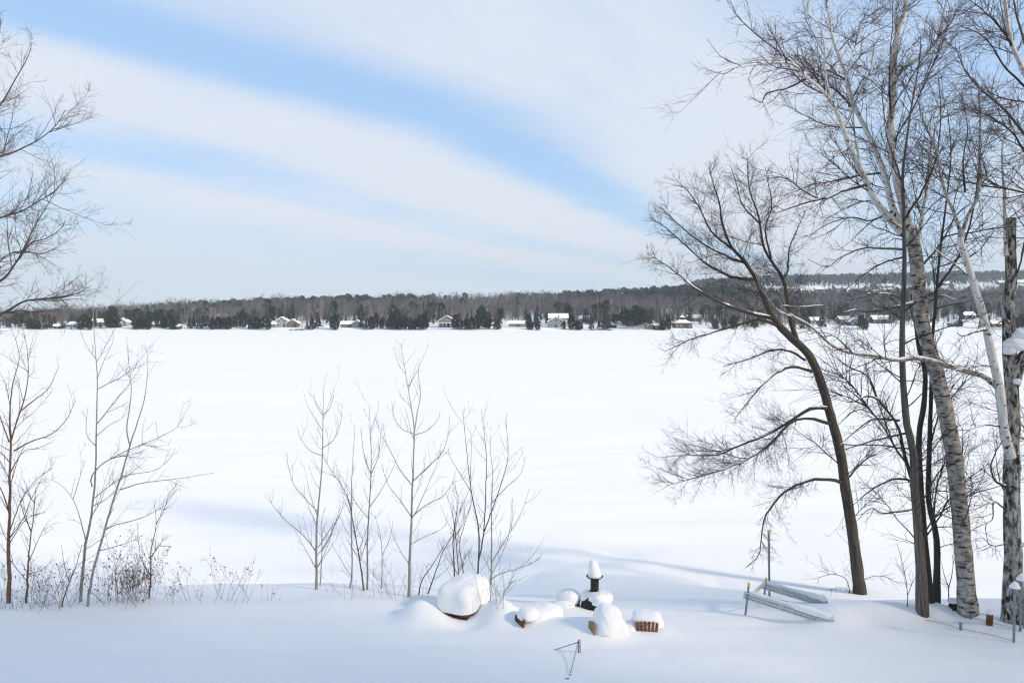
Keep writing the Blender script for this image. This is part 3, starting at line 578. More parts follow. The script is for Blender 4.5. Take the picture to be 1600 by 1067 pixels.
poplar('rightmost poplar sapling with branches spreading right of the table', [('trunk', [(766, 938), (768, 880), (768, 786), (770, 742), (766, 700), (768, 668)], (.2, .3), (2.0, .3), .9), ('limb', [(766, 906), (782, 896), (812, 887), (838, 876), (846, 868)], (.2, -.3), (1.0, .3), .9), ('limb', [(767, 880), (790, 842), (812, 806), (822, 780), (828, 762)], (.2, .6), (1.2, .3), .9), ('limb', [(768, 786), (790, 762), (812, 742), (822, 712)], (.25, 0), (1.0, .3), .9), ('limb', [(766, 900), (784, 866), (796, 830), (800, 780)], (.2, .8), (1.0, .3), .9)], 92)
poplar('short drooping side shoot at the right end of the poplar row', [('trunk', [(786, 950), (788, 925), (800, 910), (812, 905), (826, 898)], (0, -.2), (.5, .2), 1.0)], 93, 'twig', 'twig')

# ------------------------------------------------------------------ trees and bushes on the left
LV_LEFT = [dict(dens=5, t0=.15, ang=(42, 12), lf=(.20, .12), K=8, wig=.09, up=.06, S=4, rk=.0048, r0=.0021, tip=.0015),
           dict(dens=6.5, t0=.15, ang=(42, 14), lf=(.32, .05), K=5, wig=.11, up=.05, rk=.006, r0=.0023, tip=.0017),
           dict(dens=6, t0=.15, ang=(42, 15), lf=(.3, .03), K=4, wig=.10, up=.04, rk=.006, r0=.0019, tip=.0015)]
shoot('sapling', 'young tree with orange-brown stem at the left edge', [('trunk', [(13, 942), (14, 870), (15, 802), (17, 694), (24, 665), (33, 640), (44, 590), (42, 540)], (0, .2), (4.5, .5), 1.0),
    ('limb', [(17, 694), (15, 650), (20, 600), (30, 560), (24, 528)], (.1, -.3), (2.0, .4), 1.0), ('limb', [(32, 642), (52, 626), (76, 606), (92, 572)], (.1, .6), (1.6, .4), 1.0), ('limb', [(22, 704), (48, 690), (80, 678), (104, 655), (118, 625)], (.1, -.4), (1.6, .4), 1.0),
    ('limb', [(15, 740), (36, 706), (60, 700), (82, 690)], (.1, .6), (1.2, .4), 1.0), ('limb', [(14, 800), (4, 770), (-10, 745), (-30, 720)], (.1, 0), (1.6, .4), .9), ('limb', [(15, 830), (34, 780), (56, 750), (82, 730)], (.1, .3), (1.2, .4), 1.1), ('limb', [(14, 850), (40, 812), (70, 800)], (.1, -.3), (1.0, .3), 1.1), ('limb', [(14, 690), (0, 650), (-12, 610)], (.1, -.2), (1.4, .4), .9)], 'twig_brown', 101, LV_LEFT, None, 'tree', bark='cherry')
shoot('sapling', 'reddish twiggy sapling right of the orange-brown stem', [('trunk', [(41, 942), (44, 880), (48, 838), (52, 812), (56, 760)], (0, .2), (2.4, .4), 1.6), ('limb', [(44, 880), (62, 838), (78, 810)], (0, .4), (1.0, .3), 1.3), ('limb', [(49, 830), (36, 800), (30, 770)], (0, .3), (1.0, .3), 1.3)], 'twig_brown', 102, LV_LEFT, None, 'sapling', bark='cherry')
shoot('sapling', 'straight grey sapling stem reaching up past the far shore', [('trunk', [(125, 940), (130, 890), (134, 845), (142, 810), (146, 775), (149, 741), (151, 651), (152, 590), (150, 560), (147, 517), (145, 470)], (0, .2), (3.2, .35), .35),
    ('limb', [(152, 592), (164, 560), (176, 535), (177, 520)], (.15, .4), (.8, .3), .6), ('limb', [(151, 562), (140, 548), (130, 530), (128, 520)], (.15, -.2), (.8, .3), .6), ('limb', [(150, 697), (136, 680), (135, 655), (138, 632)], (.1, .4), (.9, .3), .6),
    ('limb', [(152, 680), (170, 665), (188, 655), (200, 644)], (.1, -.3), (.9, .3), .6), ('limb', [(144, 760), (143, 745), (160, 725), (192, 707), (232, 690), (270, 672), (288, 652)], (.1, -.4), (1.5, .35), .6), ('limb', [(134, 845), (126, 812), (114, 780), (96, 758), (82, 750)], (0, .3), (1.2, .3), 1.0), ('limb', [(114, 780), (122, 755), (132, 720)], (.2, .5), (.8, .3), .8), ('limb', [(145, 790), (165, 780), (178, 768), (190, 762)], (.1, .2), (1.0, .3), .8)], 'twig_grey', 103, LV_LEFT, None, 'sapling', bark='poplar')
shoot('sapling', 'grey sapling leaning right and forking high, with long sideways limb', [('trunk', [(136, 941), (146, 890), (155, 858), (172, 797), (190, 741), (203, 696)], (-.2, 0), (2.7, 1.5), .3),
    ('limb', [(203, 696), (198, 672), (202, 640), (205, 608), (200, 556), (198, 525)], (0, -.2), (1.5, .3), .5), ('limb', [(203, 696), (215, 659), (224, 630), (228, 608), (231, 570), (229, 540)], (0, .3), (1.5, .3), .5), ('limb', [(188, 765), (215, 756), (241, 752), (290, 746), (336, 738)], (-.1, -.6), (1.2, .3), .5),
    ('limb', [(164, 828), (180, 820), (212, 812), (240, 800), (262, 785), (276, 755)], (-.1, .5), (1.2, .3), .7), ('limb', [(156, 860), (178, 854), (204, 846), (226, 834)], (-.1, -.6), (1.0, .3), .8), ('limb', [(190, 745), (210, 740), (240, 735), (262, 720), (274, 700)], (0, .5), (1.0, .3), .7)], 'twig_grey', 104, LV_LEFT, None, 'sapling', bark='poplar')
shoot('sapling', 'short reddish sapling right of the two grey stems', [('trunk', [(233, 934), (236, 890), (236, 860), (244, 819), (240, 780)], (0, .1), (1.8, .3), 1.2), ('limb', [(244, 819), (256, 796), (266, 770), (276, 758)], (.1, .4), (1.0, .3), 1.2), ('limb', [(236, 870), (250, 850), (262, 836)], (.1, -.3), (.8, .3), 1.2)], 'twig_brown', 105, LV_LEFT, None, 'sapling', bark='cherry')
shoot('sapling', 'thin dark stem slanting right beside the straight grey sapling', [('trunk', [(96, 945), (108, 910), (120, 880), (128, 850)], (-.1, 0), (1.4, .4), 1.3), ('limb', [(108, 910), (100, 880), (96, 850)], (-.1, .2), (.8, .3), 1.2)], 'twig_brown', 106, LV_LEFT, None, 'sapling', bark='cherry')
# big tree standing outside the left edge
gL, dL = hit(-170, 960)
LV_BIGL = [dict(dens=10.0, t0=.2, ang=(42, 13), lf=(.19, .14), K=9, wig=.10, up=.045, S=4, rk=.0055, r0=.0024, tip=.0016),
           dict(dens=10.5, t0=.12, ang=(42, 14), lf=(.34, .07), K=6, wig=.13, up=.04, rk=.007, r0=.0024, tip=.0017),
           dict(dens=10.5, t0=.12, ang=(42, 15), lf=(.36, .05), K=4, wig=.12, up=.03, rk=.007, r0=.0019, tip=.0015)]
build_tree('bare_tree', 'large bare tree outside the left edge reaching brown branches into the sky', 'tree', gL, [
    ('trunk', [(-170, 965), (-165, 800), (-155, 600), (-150, 400), (-135, 200), (-120, 0), (-115, -150)], (dL, dL + .5), (17, 3), 'bark2', .15),
    ('limb', [(-155, 600), (-90, 540), (-40, 510), (0, 491), (15, 484), (37, 471), (65, 467), (93, 465), (121, 458), (142, 447)], (dL + .1, dL - .3), (4.3, .4), 'bark2', .9),
    ('limb', [(0, 491), (28, 486), (56, 487), (86, 485), (104, 478)], (dL - .1, dL + .6), (1.4, .4), 'bark2', .9),
    ('limb', [(-152, 470), (-80, 455), (-30, 450), (0, 440), (28, 405), (57, 349), (72, 325), (86, 300)], (dL + .1, dL + .5), (3.6, .4), 'bark2', 1.0),
    ('limb', [(30, 404), (49, 380), (74, 372), (96, 356), (102, 345)], (dL + .3, dL - .2), (1.3, .4), 'bark2', 1.0),
    ('limb', [(-150, 420), (-80, 375), (-30, 352), (0, 340), (34, 330), (65, 312), (89, 296), (104, 275)], (dL + .1, dL - .6), (3.2, .4), 'bark2', 1.0),
    ('limb', [(-145, 330), (-80, 275), (-30, 255), (0, 246), (28, 235), (61, 218), (86, 198), (102, 172)], (dL + .2, dL + .9), (3.2, .4), 'bark2', 1.0),
    ('limb', [(-140, 280), (-80, 225), (-30, 195), (0, 165), (22, 128), (41, 95), (49, 75)], (dL + .2, dL - .2), (2.9, .4), 'bark2', 1.05),
    ('limb', [(-130, 200), (-70, 140), (-30, 100), (-5, 65), (2, 32)], (dL + .3, dL + .7), (2.4, .4), 'bark2', 1.0),
    ('limb', [(-152, 520), (-80, 470), (-20, 430), (9, 400), (37, 392), (61, 398), (89, 388)], (dL + .1, dL - .9), (2.4, .4), 'bark2', 1.0),
    ], LV_BIGL, 'twig_tl', 111)

def bush(label, px, py, n, spread, hgt, mats, seed, lv, leaves=0, name='shrub', lean=0.0, r=.0035, d_add=0.0):
    rng = np.random.default_rng(seed); g, dd = hit(px, py); root = empty(name, g); tag(root, label, 'shrub')
    K = 8; P = np.empty((n, K, 3)); b = rng.normal(size=(n, 3)) * np.array([spread * .35, spread * .25, 0]); b[:, 2] = -.08
    P[:, 0] = b; dr = nrm(np.stack([rng.normal(lean, .38, n), rng.normal(0, .35, n), np.full(n, 1.0)], 1)); ln = hgt * rng.uniform(.5, 1.1, n)
    for k in range(1, K):
        dr = nrm(dr + rng.normal(size=(n, 3)) * .07 + np.array([0, 0, .02])); P[:, k] = P[:, k - 1] + dr * (ln / (K - 1))[:, None]
    R = np.linspace(1, .35, K)[None] * (r * rng.uniform(.6, 1.1, n))[:, None]
    tube_obj('stems', [(P, R)], 5, M[mats], root)['kind'] = 'stuff'; cur = (P, R); sets = []
    for q in lv:
        kw = dict(q); kw.pop('S', None); cur = grow(cur[0], cur[1], rng=rng, **kw); sets.append(cur)
    tube_obj('twigs', sets, 3, M[mats], root)['kind'] = 'stuff'
    if leaves:
        tips = cur[0][:, -1]; tips = tips[rng.permutation(len(tips))[:leaves]]; m = len(tips)
        A = nrm(rng.normal(size=(m, 3))); B = nrm(np.cross(A, rng.normal(size=(m, 3)))); s = rng.uniform(.012, .03, (m, 1))
        V = np.stack([tips, tips + A * s + B * s * .5, tips + A * s * 2, tips + A * s - B * s * .5], 1).reshape(-1, 3)
        obj('dry_leaves', mesh_np('dry_leaves', V, np.arange(m * 4).reshape(m, 4), False), M['seed'], root)['kind'] = 'stuff'
    return root
LV_B = [dict(dens=9, t0=.25, ang=(34, 12), lf=(.34, .04), K=6, wig=.10, up=.05, rk=.005, r0=.0026, tip=.0018), dict(dens=9, t0=.2, ang=(38, 13), lf=(.36, .03), K=4, wig=.1, up=.04, rk=.005, r0=.0018, tip=.0014)]
LV_B2 = [dict(dens=6, t0=.3, ang=(38, 12), lf=(.36, .04), K=6, wig=.10, up=.05, rk=.005, r0=.002, tip=.0015), dict(dens=8, t0=.4, ang=(40, 13), lf=(.3, .03), K=4, wig=.1, up=.04, rk=.005, r0=.0017, tip=.0014)]
bush('dense brown bush with dry leaves at foot of the grey saplings', 205, 938, 64, .75, 1.0, 'twig_brown', 121, LV_B, 1500)
bush('twiggy brown bush at the foot of the left-edge sapling', 66, 945, 26, .9, .85, 'twig_brown', 122, LV_B, 120)
bush('low tangle of dry stalks at lower left corner', 8, 952, 18, .7, .6, 'twig_brown', 123, LV_B2, 60)
bush('sparse grey weed with spreading seed heads left of the poplars', 362, 938, 16, .9, 1.05, 'twig_brown', 124, LV_B2, 500, lean=.15)
bush('small leaning weed stalks right of the brown bush', 305, 938, 5, .35, .75, 'twig_brown', 125, LV_B2, 60, lean=-.35)
bush('dry stalks between reddish sapling and grey saplings', 100, 945, 14, .5, .8, 'twig_brown', 126, LV_B, 60)
bush('small weed stalks just right of the seed-head weed', 425, 938, 5, .3, .5, 'twig_grey', 127, LV_B2, 50, lean=.2)
bush('thin reddish brush under the middle poplar saplings', 545, 932, 12, 1.0, .75, 'twig_grey', 128, LV_B2)
bush('thin brush at the foot of the tallest poplar sapling', 625, 934, 14, .9, .8, 'twig_grey', 129, LV_B2)
bush('brush of fine twigs behind the right side of the table', 775, 940, 12, .5, .9, 'twig_grey', 130, LV_B2, lean=.15)

# ------------------------------------------------------------------ far shore: tree prototypes
def foliage(name, cols, rough=.9):
    """colour differs from tree to tree"""
    m, nt, b = mat_new(name); N = nt.nodes.new; L = nt.links.new; b.inputs['Roughness'].default_value = rough; b.inputs['Specular IOR Level'].default_value = .1
    oi = N('ShaderNodeObjectInfo'); r = N('ShaderNodeValToRGB'); L(oi.outputs['Random'], r.inputs[0]); cr = r.color_ramp
    cr.elements[0].color = (*cols[0], 1); cr.elements[1].color = (*cols[-1], 1)
    for i, c in enumerate(cols[1:-1]): cr.elements.new((i + 1) / (len(cols) - 1)).color = (*c, 1)
    L(r.outputs[0], b.inputs['Base Color']); return m
M.update(
    far_bare=foliage('far_bare_wood', [(.085, .078, .088), (.15, .14, .155), (.11, .094, .095), (.21, .195, .205), (.12, .112, .128)]),
    far_bare2=foliage('far_pale_wood', [(.22, .19, .16), (.40, .37, .34), (.27, .23, .19), (.46, .43, .40)]),
    far_trunk=simple('far_trunk', (.30, .28, .26), .9),
    spruce=foliage('spruce_needles', [(.032, .058, .046), (.049, .075, .055), (.041, .064, .058), (.065, .080, .052)]),
    cedar=foliage('cedar_foliage', [(.058, .072, .049), (.043, .061, .046), (.072, .081, .052), (.052, .067, .058)]),
    pine=foliage('pine_foliage', [(.049, .078, .058), (.065, .090, .061), (.043, .070, .061)]),
)
def bare_proto(name, h, seed, mat, wide=.32, n1=26, rt=.013):
    rng = np.random.default_rng(seed); K = 8
    P = np.zeros((1, K, 3)); P[0, :, 2] = np.linspace(0, h, K); P[0, :, :2] = np.cumsum(rng.normal(size=(K, 2)) * h * .012, 0); R = np.linspace(h * rt, h * .003, K)[None]
    a = grow(P, R, n1 / h, .22, (42, 10), (wide, 0), 5, .08, .10, rng, rk=.006, r0=.02, tip=.02)
    b = grow(a[0], a[1], 2.2, .15, (40, 12), (.36, .3), 4, .1, .06, rng, rk=.005, r0=.022, tip=.018)
    c = grow(b[0], b[1], 2.6, .2, (42, 12), (.4, .2), 3, .1, .05, rng, rk=.004, r0=.02, tip=.014)
    Vs, Qs, o = [], [], 0
    for (p, r), S in (((P, R), 5), (a, 3), (b, 3), (c, 3)):
        V, Q, _ = tubes(p, r, S); Vs.append(V); Qs.append(Q + o); o += len(V)
    me = mesh_np(name, np.concatenate(Vs), np.concatenate(Qs)); me.materials.append(M[mat]); return me
def needle_mesh(name, h, rad, seed, mat, n=520, lift=.06, shape='cone', droop=.35, size=1.0):
    """evergreen crown: leaf-spray triangles set on branches round the stem, ragged outline"""
    rng = np.random.default_rng(seed); u = rng.uniform(0, 1, n) ** (.75 if shape == 'cone' else .9); z = h * (lift + (1 - lift) * u)
    prof = {'cone': (1 - u) ** .9 * .97 + .03, 'column': np.minimum(1, (1 - u) * 2.6) ** .7 * (.75 + .25 * np.minimum(1, u * 6)), 'round': np.sqrt(np.clip(1 - (2 * u - .95) ** 2, .02, 1))}[shape]
    th = rng.uniform(0, 2 * np.pi, n); lobes = 1 + .22 * np.sin(th * 3 + z * 1.7 + seed) + .18 * np.sin(z * 5.1 / max(rad, 1) + th)
    rr = rad * prof * lobes * rng.uniform(.35, 1.05, n) ** .6
    out = np.stack([np.cos(th), np.sin(th), np.zeros(n)], 1); c = out * (rr * .55)[:, None]; c[:, 2] = z + .1 * rr
    ln = (rr * .55 + .18) * size; dirv = nrm(out + rng.normal(size=(n, 3)) * .25 + np.array([0, 0, -droop])); side = nrm(np.cross(dirv, rng.normal(size=(n, 3)) * .5 + np.array([0, 0, 1])))
    w = (ln * .30 + .10)[:, None] * size
    a = c - side * w * .5; b = c + side * w * .5; e = c + dirv * ln[:, None]; m1 = c + dirv * (ln * .55)[:, None] + side * w; m2 = c + dirv * (ln * .55)[:, None] - side * w
    V = np.stack([a, m2, e, m1, b], 1).reshape(-1, 3)
    me = mesh_np(name, V, np.arange(n * 5).reshape(n, 5), False); me.materials.append(M[mat]); return me
def trunk_mesh(name, h, r, mat):
    P = np.zeros((1, 6, 3)); P[0, :, 2] = np.linspace(-.4, h, 6); P[0, :, 0] = .02 * h * np.sin(np.linspace(0, 3, 6))
    V, Q, B = tubes(P, np.linspace(r, r * .15, 6)[None], 6); me = mesh_np(name, V, Q, True, B); me.materials.append(M[mat]); return me
def tree_proto(needles, trunk):
    """crown and trunk joined into one mesh, for the woods"""
    import bmesh
    bm = bmesh.new(); bm.from_mesh(needles); bm.from_mesh(trunk); me = bpy.data.meshes.new('wood_tree'); bm.to_mesh(me); bm.free()
    me.materials.append(needles.materials[0]); return me
SPR = [needle_mesh('spruce_crown', 10, 1.9, 40 + i, 'spruce', 560, .05, 'cone') for i in range(3)]
CED = [needle_mesh('cedar_crown', 8, 1.7, 50 + i, 'cedar', 620, .02, 'column', -.2) for i in range(3)]
PIN = [needle_mesh('pine_crown', 11, 2.6, 60 + i, 'pine', 560, .30, 'round', .05) for i in range(2)]
TRK = trunk_mesh('trunk', 8.5, .17, 'bark2'); TRK_TALL = trunk_mesh('trunk', 9, .2, 'bark2')
def proto_obj(me):
    return bpy.data.objects.new(me.name, me)           # not linked: only the wood below draws it
W_BARE = [proto_obj(bare_proto('bare_tree_mesh', 11, 200 + i, 'far_bare')) for i in range(4)] + [proto_obj(bare_proto('bare_tree_mesh', 11, 210 + i, 'far_bare2', .22, 20, .019)) for i in range(2)]
W_CON = [proto_obj(tree_proto(SPR[i], TRK)) for i in range(3)] + [proto_obj(tree_proto(PIN[i], TRK)) for i in range(2)]
def wood(name, label, pts, idx, scl, protos, seed):
    """one mass of trees: prototypes instanced on points with geometry nodes"""
    rng = np.random.default_rng(seed); n = len(pts)
    me = bpy.data.meshes.new(name); me.vertices.add(n); me.vertices.foreach_set('co', np.ascontiguousarray(pts, dtype=np.float32).ravel())
    def at(nm, tp, v):
        a = me.attributes.new(nm, tp, 'POINT'); a.data.foreach_set('value' if tp != 'FLOAT_VECTOR' else 'vector', np.ascontiguousarray(v).ravel())
    at('pick', 'INT', idx.astype(np.int32)); at('scl', 'FLOAT', scl.astype(np.float32))
    rot = np.zeros((n, 3), np.float32); rot[:, 2] = rng.uniform(0, 6.28, n); rot[:, :2] = rng.normal(0, .03, (n, 2)); at('rot', 'FLOAT_VECTOR', rot)
    o = link(bpy.data.objects.new(name, me)); tag(o, label, 'wood', kind='stuff')
    ng = bpy.data.node_groups.new(name, 'GeometryNodeTree'); ng.interface.new_socket('Geometry', in_out='INPUT', socket_type='NodeSocketGeometry'); ng.interface.new_socket('Geometry', in_out='OUTPUT', socket_type='NodeSocketGeometry')
    N = ng.nodes.new; L = ng.links.new; gi = N('NodeGroupInput'); go = N('NodeGroupOutput')
    iop = N('GeometryNodeInstanceOnPoints'); L(gi.outputs[0], iop.inputs['Points'])
    jn = N('GeometryNodeJoinGeometry')
    for p in reversed(protos):
        oi = N('GeometryNodeObjectInfo'); oi.inputs['Object'].default_value = p; oi.inputs['As Instance'].default_value = True; L(oi.outputs['Geometry'], jn.inputs[0])
    L(jn.outputs[0], iop.inputs['Instance']); iop.inputs['Pick Instance'].default_value = True
    def named(nm, tp):
        q = N('GeometryNodeInputNamedAttribute'); q.data_type = tp; q.inputs['Name'].default_value = nm; return q.outputs['Attribute']
    L(named('pick', 'INT'), iop.inputs['Instance Index']); L(named('scl', 'FLOAT'), iop.inputs['Scale'])
    er = N('FunctionNodeEulerToRotation'); L(named('rot', 'FLOAT_VECTOR'), er.inputs[0]); L(er.outputs[0], iop.inputs['Rotation'])
    L(iop.outputs[0], go.inputs[0])
    md = o.modifiers.new('wood', 'NODES'); md.node_group = ng
    return o

# ------------------------------------------------------------------ far shore: houses
M.update(
    roof_snow=snow_mat('roof_snow', SNOW, 1.0, bump=.15),
    glass=simple('window_glass', (.03, .04, .05), .1, spec=.6),
    trim=simple('white_trim', (.75, .75, .73), .6),
    dark_wood=simple('dark_wood', (.06, .045, .035), .8, noise=2, amt=.3),
)
WALLS = dict(white=(.68, .68, .66), blue=(.42, .50, .55), brown=(.15, .095, .07), dbrown=(.075, .055, .045), yellow=(.36, .28, .18), grey=(.30, .31, .31), green=(.22, .28, .25), navy=(.07, .09, .15), red=(.26, .085, .06), tan=(.34, .26, .19), orange=(.38, .25, .13))
for k, c in WALLS.items(): M['wall_' + k] = simple('wall_' + k, tuple(.52 * q for q in c), .8, noise=1.5, amt=.08)
def col_pt(c, D): return np.array([(c - 800) / F * D, D, float(hill_h((c - 800) / F * D, D))])
CLEAR = []      # spots kept free of wood: (x, y, radius)
def house(label, c, D, w, dp, wh, rh, wall, front='gable', rz=0.0, wins=3, storeys=1, porch=False, chimney=True, cupola=False, door=True, lift=0.0):
    w, dp, wh, rh = w * .8, dp * .8, wh * .85, rh * .85; p = col_pt(c, D); p[2] += lift; o = empty('house', p, rz); tag(o, label, 'house', 'houses on the far shore'); CLEAR.append((p[0], p[1], max(w, dp) * .62))
    m = MB().box((0, 0, (wh - 1.5) / 2), (w, dp, wh + 1.5))
    if front == 'gable':
        m.add([(-w / 2, -dp / 2 + .02, wh), (w / 2, -dp / 2 + .02, wh), (0, -dp / 2 + .02, wh + rh), (-w / 2, dp / 2 - .02, wh), (w / 2, dp / 2 - .02, wh), (0, dp / 2 - .02, wh + rh)], [(0, 1, 2), (5, 4, 3), (0, 2, 5, 3), (1, 4, 5, 2)])
    elif front == 'side':
        m.add([(-w / 2 + .02, -dp / 2, wh), (-w / 2 + .02, dp / 2, wh), (-w / 2 + .02, 0, wh + rh), (w / 2 - .02, -dp / 2, wh), (w / 2 - .02, dp / 2, wh), (w / 2 - .02, 0, wh + rh)], [(2, 1, 0), (3, 4, 5), (0, 3, 5, 2), (1, 2, 5, 4)])
    m.build('wall', M['wall_' + wall], o)
    t, ov = .38, .5; r = MB()
    if front == 'gable':
        for s in (-1, 1):
            a = (s * (w / 2 + ov), wh - ov * rh / (w / 2)); b = (0, wh + rh)
            r.add([(a[0], -dp / 2 - ov, a[1]), (b[0], -dp / 2 - ov, b[1]), (b[0], -dp / 2 - ov, b[1] + t), (a[0], -dp / 2 - ov, a[1] + t), (a[0], dp / 2 + ov, a[1]), (b[0], dp / 2 + ov, b[1]), (b[0], dp / 2 + ov, b[1] + t), (a[0], dp / 2 + ov, a[1] + t)],
                  [(0, 1, 2, 3), (7, 6, 5, 4), (0, 4, 5, 1), (3, 2, 6, 7), (0, 3, 7, 4)])
    elif front == 'side':
        for s in (-1, 1):
            a = (s * (dp / 2 + ov), wh - ov * rh / (dp / 2)); b = (0, wh + rh)
            r.add([(-w / 2 - ov, a[0], a[1]), (-w / 2 - ov, b[0], b[1]), (-w / 2 - ov, b[0], b[1] + t), (-w / 2 - ov, a[0], a[1] + t), (w / 2 + ov, a[0], a[1]), (w / 2 + ov, b[0], b[1]), (w / 2 + ov, b[0], b[1] + t), (w / 2 + ov, a[0], a[1] + t)],
                  [(0, 1, 2, 3), (7, 6, 5, 4), (0, 4, 5, 1), (3, 2, 6, 7), (0, 3, 7, 4)])
    else:   # hipped
        q = max(w / 2 - dp / 2, .4); r.add([(-w / 2 - ov, -dp / 2 - ov, wh), (w / 2 + ov, -dp / 2 - ov, wh), (w / 2 + ov, dp / 2 + ov, wh), (-w / 2 - ov, dp / 2 + ov, wh), (-q, 0, wh + rh), (q, 0, wh + rh)], [(0, 1, 5, 4), (1, 2, 5), (2, 3, 4, 5), (3, 0, 4), (3, 2, 1, 0)])
    ro = r.build('roof', M['roof_snow'], o)
    if chimney: MB().box((w * .22, dp * .1, wh + rh + .1), (.7, .7, 1.9)).build('chimney', M['wall_brown' if wall != 'brown' else 'wall_grey'], ro)
    for s in range(storeys):
        for i in range(wins):
            x = -w / 2 + w * (i + .5) / wins; z = 1.5 + s * 2.6
            if door and s == 0 and i == wins // 2:
                MB().box((x, -dp / 2 - .03, 1.05), (1.1, .1, 2.1)).build('door', M['dark_wood'], o); continue
            f = MB().box((x, -dp / 2 - .03, z), (1.5, .1, 1.4)).build('window_frame', M['trim'], o)
            MB().box((x, -dp / 2 - .09, z), (1.2, .04, 1.1)).build('pane', M['glass'], f)
    if front == 'gable' and rh > 2:
        f = MB().box((0, -dp / 2 - .03, wh + rh * .35), (1.3, .12, 1.2)).build('window_frame', M['trim'], o); MB().box((0, -dp / 2 - .1, wh + rh * .35), (1.0, .04, .9)).build('pane', M['glass'], f)
    if porch:
        pr = MB().box((0, -dp / 2 - 1.5, 2.75), (w * .95, 3.0, .4)).build('porch_roof', M['roof_snow'], o)
        for i in range(5): MB().box((-w * .44 + w * .88 * i / 4, -dp / 2 - 2.8, .9), (.22, .22, 3.3)).build('porch_post', M['trim'], o)
        MB().box((0, -dp / 2 - 1.5, -.2), (w * .95, 3.0, .5)).build('porch_deck', M['dark_wood'], o)
    if cupola:
        cu = MB().box((0, 0, wh + rh + .3), (2.4, 2.4, 1.6)).build('cupola', M['wall_' + wall], o)
        MB().add([(-1.9, -1.9, wh + rh + 1.1), (1.9, -1.9, wh + rh + 1.1), (1.9, 1.9, wh + rh + 1.1), (-1.9, 1.9, wh + rh + 1.1), (0, 0, wh + rh + 2.6)], [(0, 1, 4), (1, 2, 4), (2, 3, 4), (3, 0, 4), (3, 2, 1, 0)]).build('cupola_roof', M['roof_snow'], cu)
    return o
def sD(c): return float(shore_D(c))
house('small white boathouse leftmost on the far shore', 54, sD(54) + 14, 6, 5, 2.4, 1.6, 'white', 'gable', wins=1, chimney=False, door=False)
house('low brown cottage by the blue-green spruce on far left shore', 79, sD(79) + 20, 9, 6, 2.5, 1.6, 'brown', 'side')
house('tiny dark shed at the waterline of far left shore', 91, sD(91) + 10, 5, 4, 2.1, 1.1, 'dbrown', 'side', wins=1, chimney=False, door=False)
house('white cottage beside small cedar on far left shore', 121, sD(121) + 18, 11, 7, 2.6, 1.8, 'white', 'side')
house('grey cottage behind the grey sapling tip on the far shore', 158, sD(158) + 34, 14, 8, 3.2, 2.4, 'grey', 'side', wins=4)
house('small tan cottage right of the tall pointed spruce', 181, sD(181) + 20, 8, 6, 2.5, 1.6, 'tan', 'side')
house('white gabled house among grey bare trees, far left of centre', 193, sD(193) + 36, 9, 8, 3.2, 2.6, 'white', 'gable', wins=2)
house('long low cottage between dark cedars on far left shore', 246, sD(246) + 24, 13, 7, 2.6, 1.8, 'brown', 'side', wins=4)
house('dark shed with white roof at foot of dark cedars', 276, sD(276) + 8, 7, 5, 2.1, 1.2, 'dbrown', 'side', wins=2, chimney=False, door=False)
house('little white-roofed cabin uphill above the fir row', 347, 640, 10, 7, 2.6, 2.0, 'white', 'side')
house('small cabin half hidden above dark firs left of centre', 372, 590, 8, 6, 2.6, 2.0, 'tan', 'gable', wins=1)
house('white cottage with pillars at the left edge of open lots', 403, sD(403) + 16, 9, 6, 2.6, 1.7, 'white', 'side')
house('pale blue cottage left of the white two-storey house', 424, sD(424) + 22, 10, 7, 2.8, 2.0, 'blue', 'side')
house('tall white two-storey house on the left part of far shore', 442, sD(442) + 26, 9, 8, 5.2, 2.6, 'white', 'gable', wins=2, storeys=2)
house('cream gabled house beside the tall white house', 459, sD(459) + 28, 9, 8, 3.2, 2.8, 'tan', 'gable', wins=2)
house('hillside house with broad snowy hip roof, lower of the two', 517, 760, 14, 11, 3.6, 3.2, 'brown', 'hip', wins=3)
house('hillside house with steep snowy roof, highest left of centre', 543, 830, 15, 11, 4.2, 3.6, 'tan', 'gable', wins=3)
house('white house uphill right of the two hillside roofs', 553, 720, 9, 8, 4.4, 2.4, 'white', 'gable', wins=2, storeys=2)
house('long grey low-roofed house above the shore cedars', 546, sD(546) + 24, 13, 7, 2.7, 1.9, 'grey', 'side', wins=4)
house('green gabled cottage left of the long cedar row', 559, sD(559) + 22, 9, 8, 3.0, 2.6, 'green', 'gable', wins=2)
house('yellow house with grey gable and white porch between cedar rows', 699, sD(699) + 32, 14, 10, 4.6, 3.9, 'yellow', 'gable', wins=4, storeys=2, porch=True)
house('long white-roofed bungalow on open lot right of cedars', 809, sD(809) + 34, 15, 7, 2.6, 1.7, 'grey', 'side', wins=5)
house('pale blue house with snowy double gable at centre of far shore', 868, sD(868) + 26, 12, 10, 4.8, 3.2, 'blue', 'gable', wins=3, storeys=2)
house('long snowy roofed wing behind the pale blue house', 872, sD(872) + 40, 16, 9, 6.4, 3.0, 'white', 'side', wins=4, chimney=True)
house('small white cottage behind bare bushes right of centre', 912, sD(912) + 60, 9, 7, 2.8, 2.0, 'white', 'side')
house('dark navy gazebo shed under the tall firs', 956, sD(956) + 20, 7, 5, 2.3, 1.4, 'navy', 'side', wins=2, chimney=False)
house('white and blue cottage left of the dark brown boathouse', 1017, sD(1017) + 14, 8, 7, 3.4, 2.4, 'white', 'gable', wins=2)
house('dark brown boathouse beside the brown house with cupola', 1029, sD(1029) + 9, 8, 6, 3.0, .9, 'dbrown', 'side', wins=2, chimney=False, door=False)
house('large brown house with snowy hipped roof and cupola', 1066, sD(1066) + 18, 14, 11, 3.8, 3.0, 'brown', 'hip', wins=4, cupola=True, chimney=False)
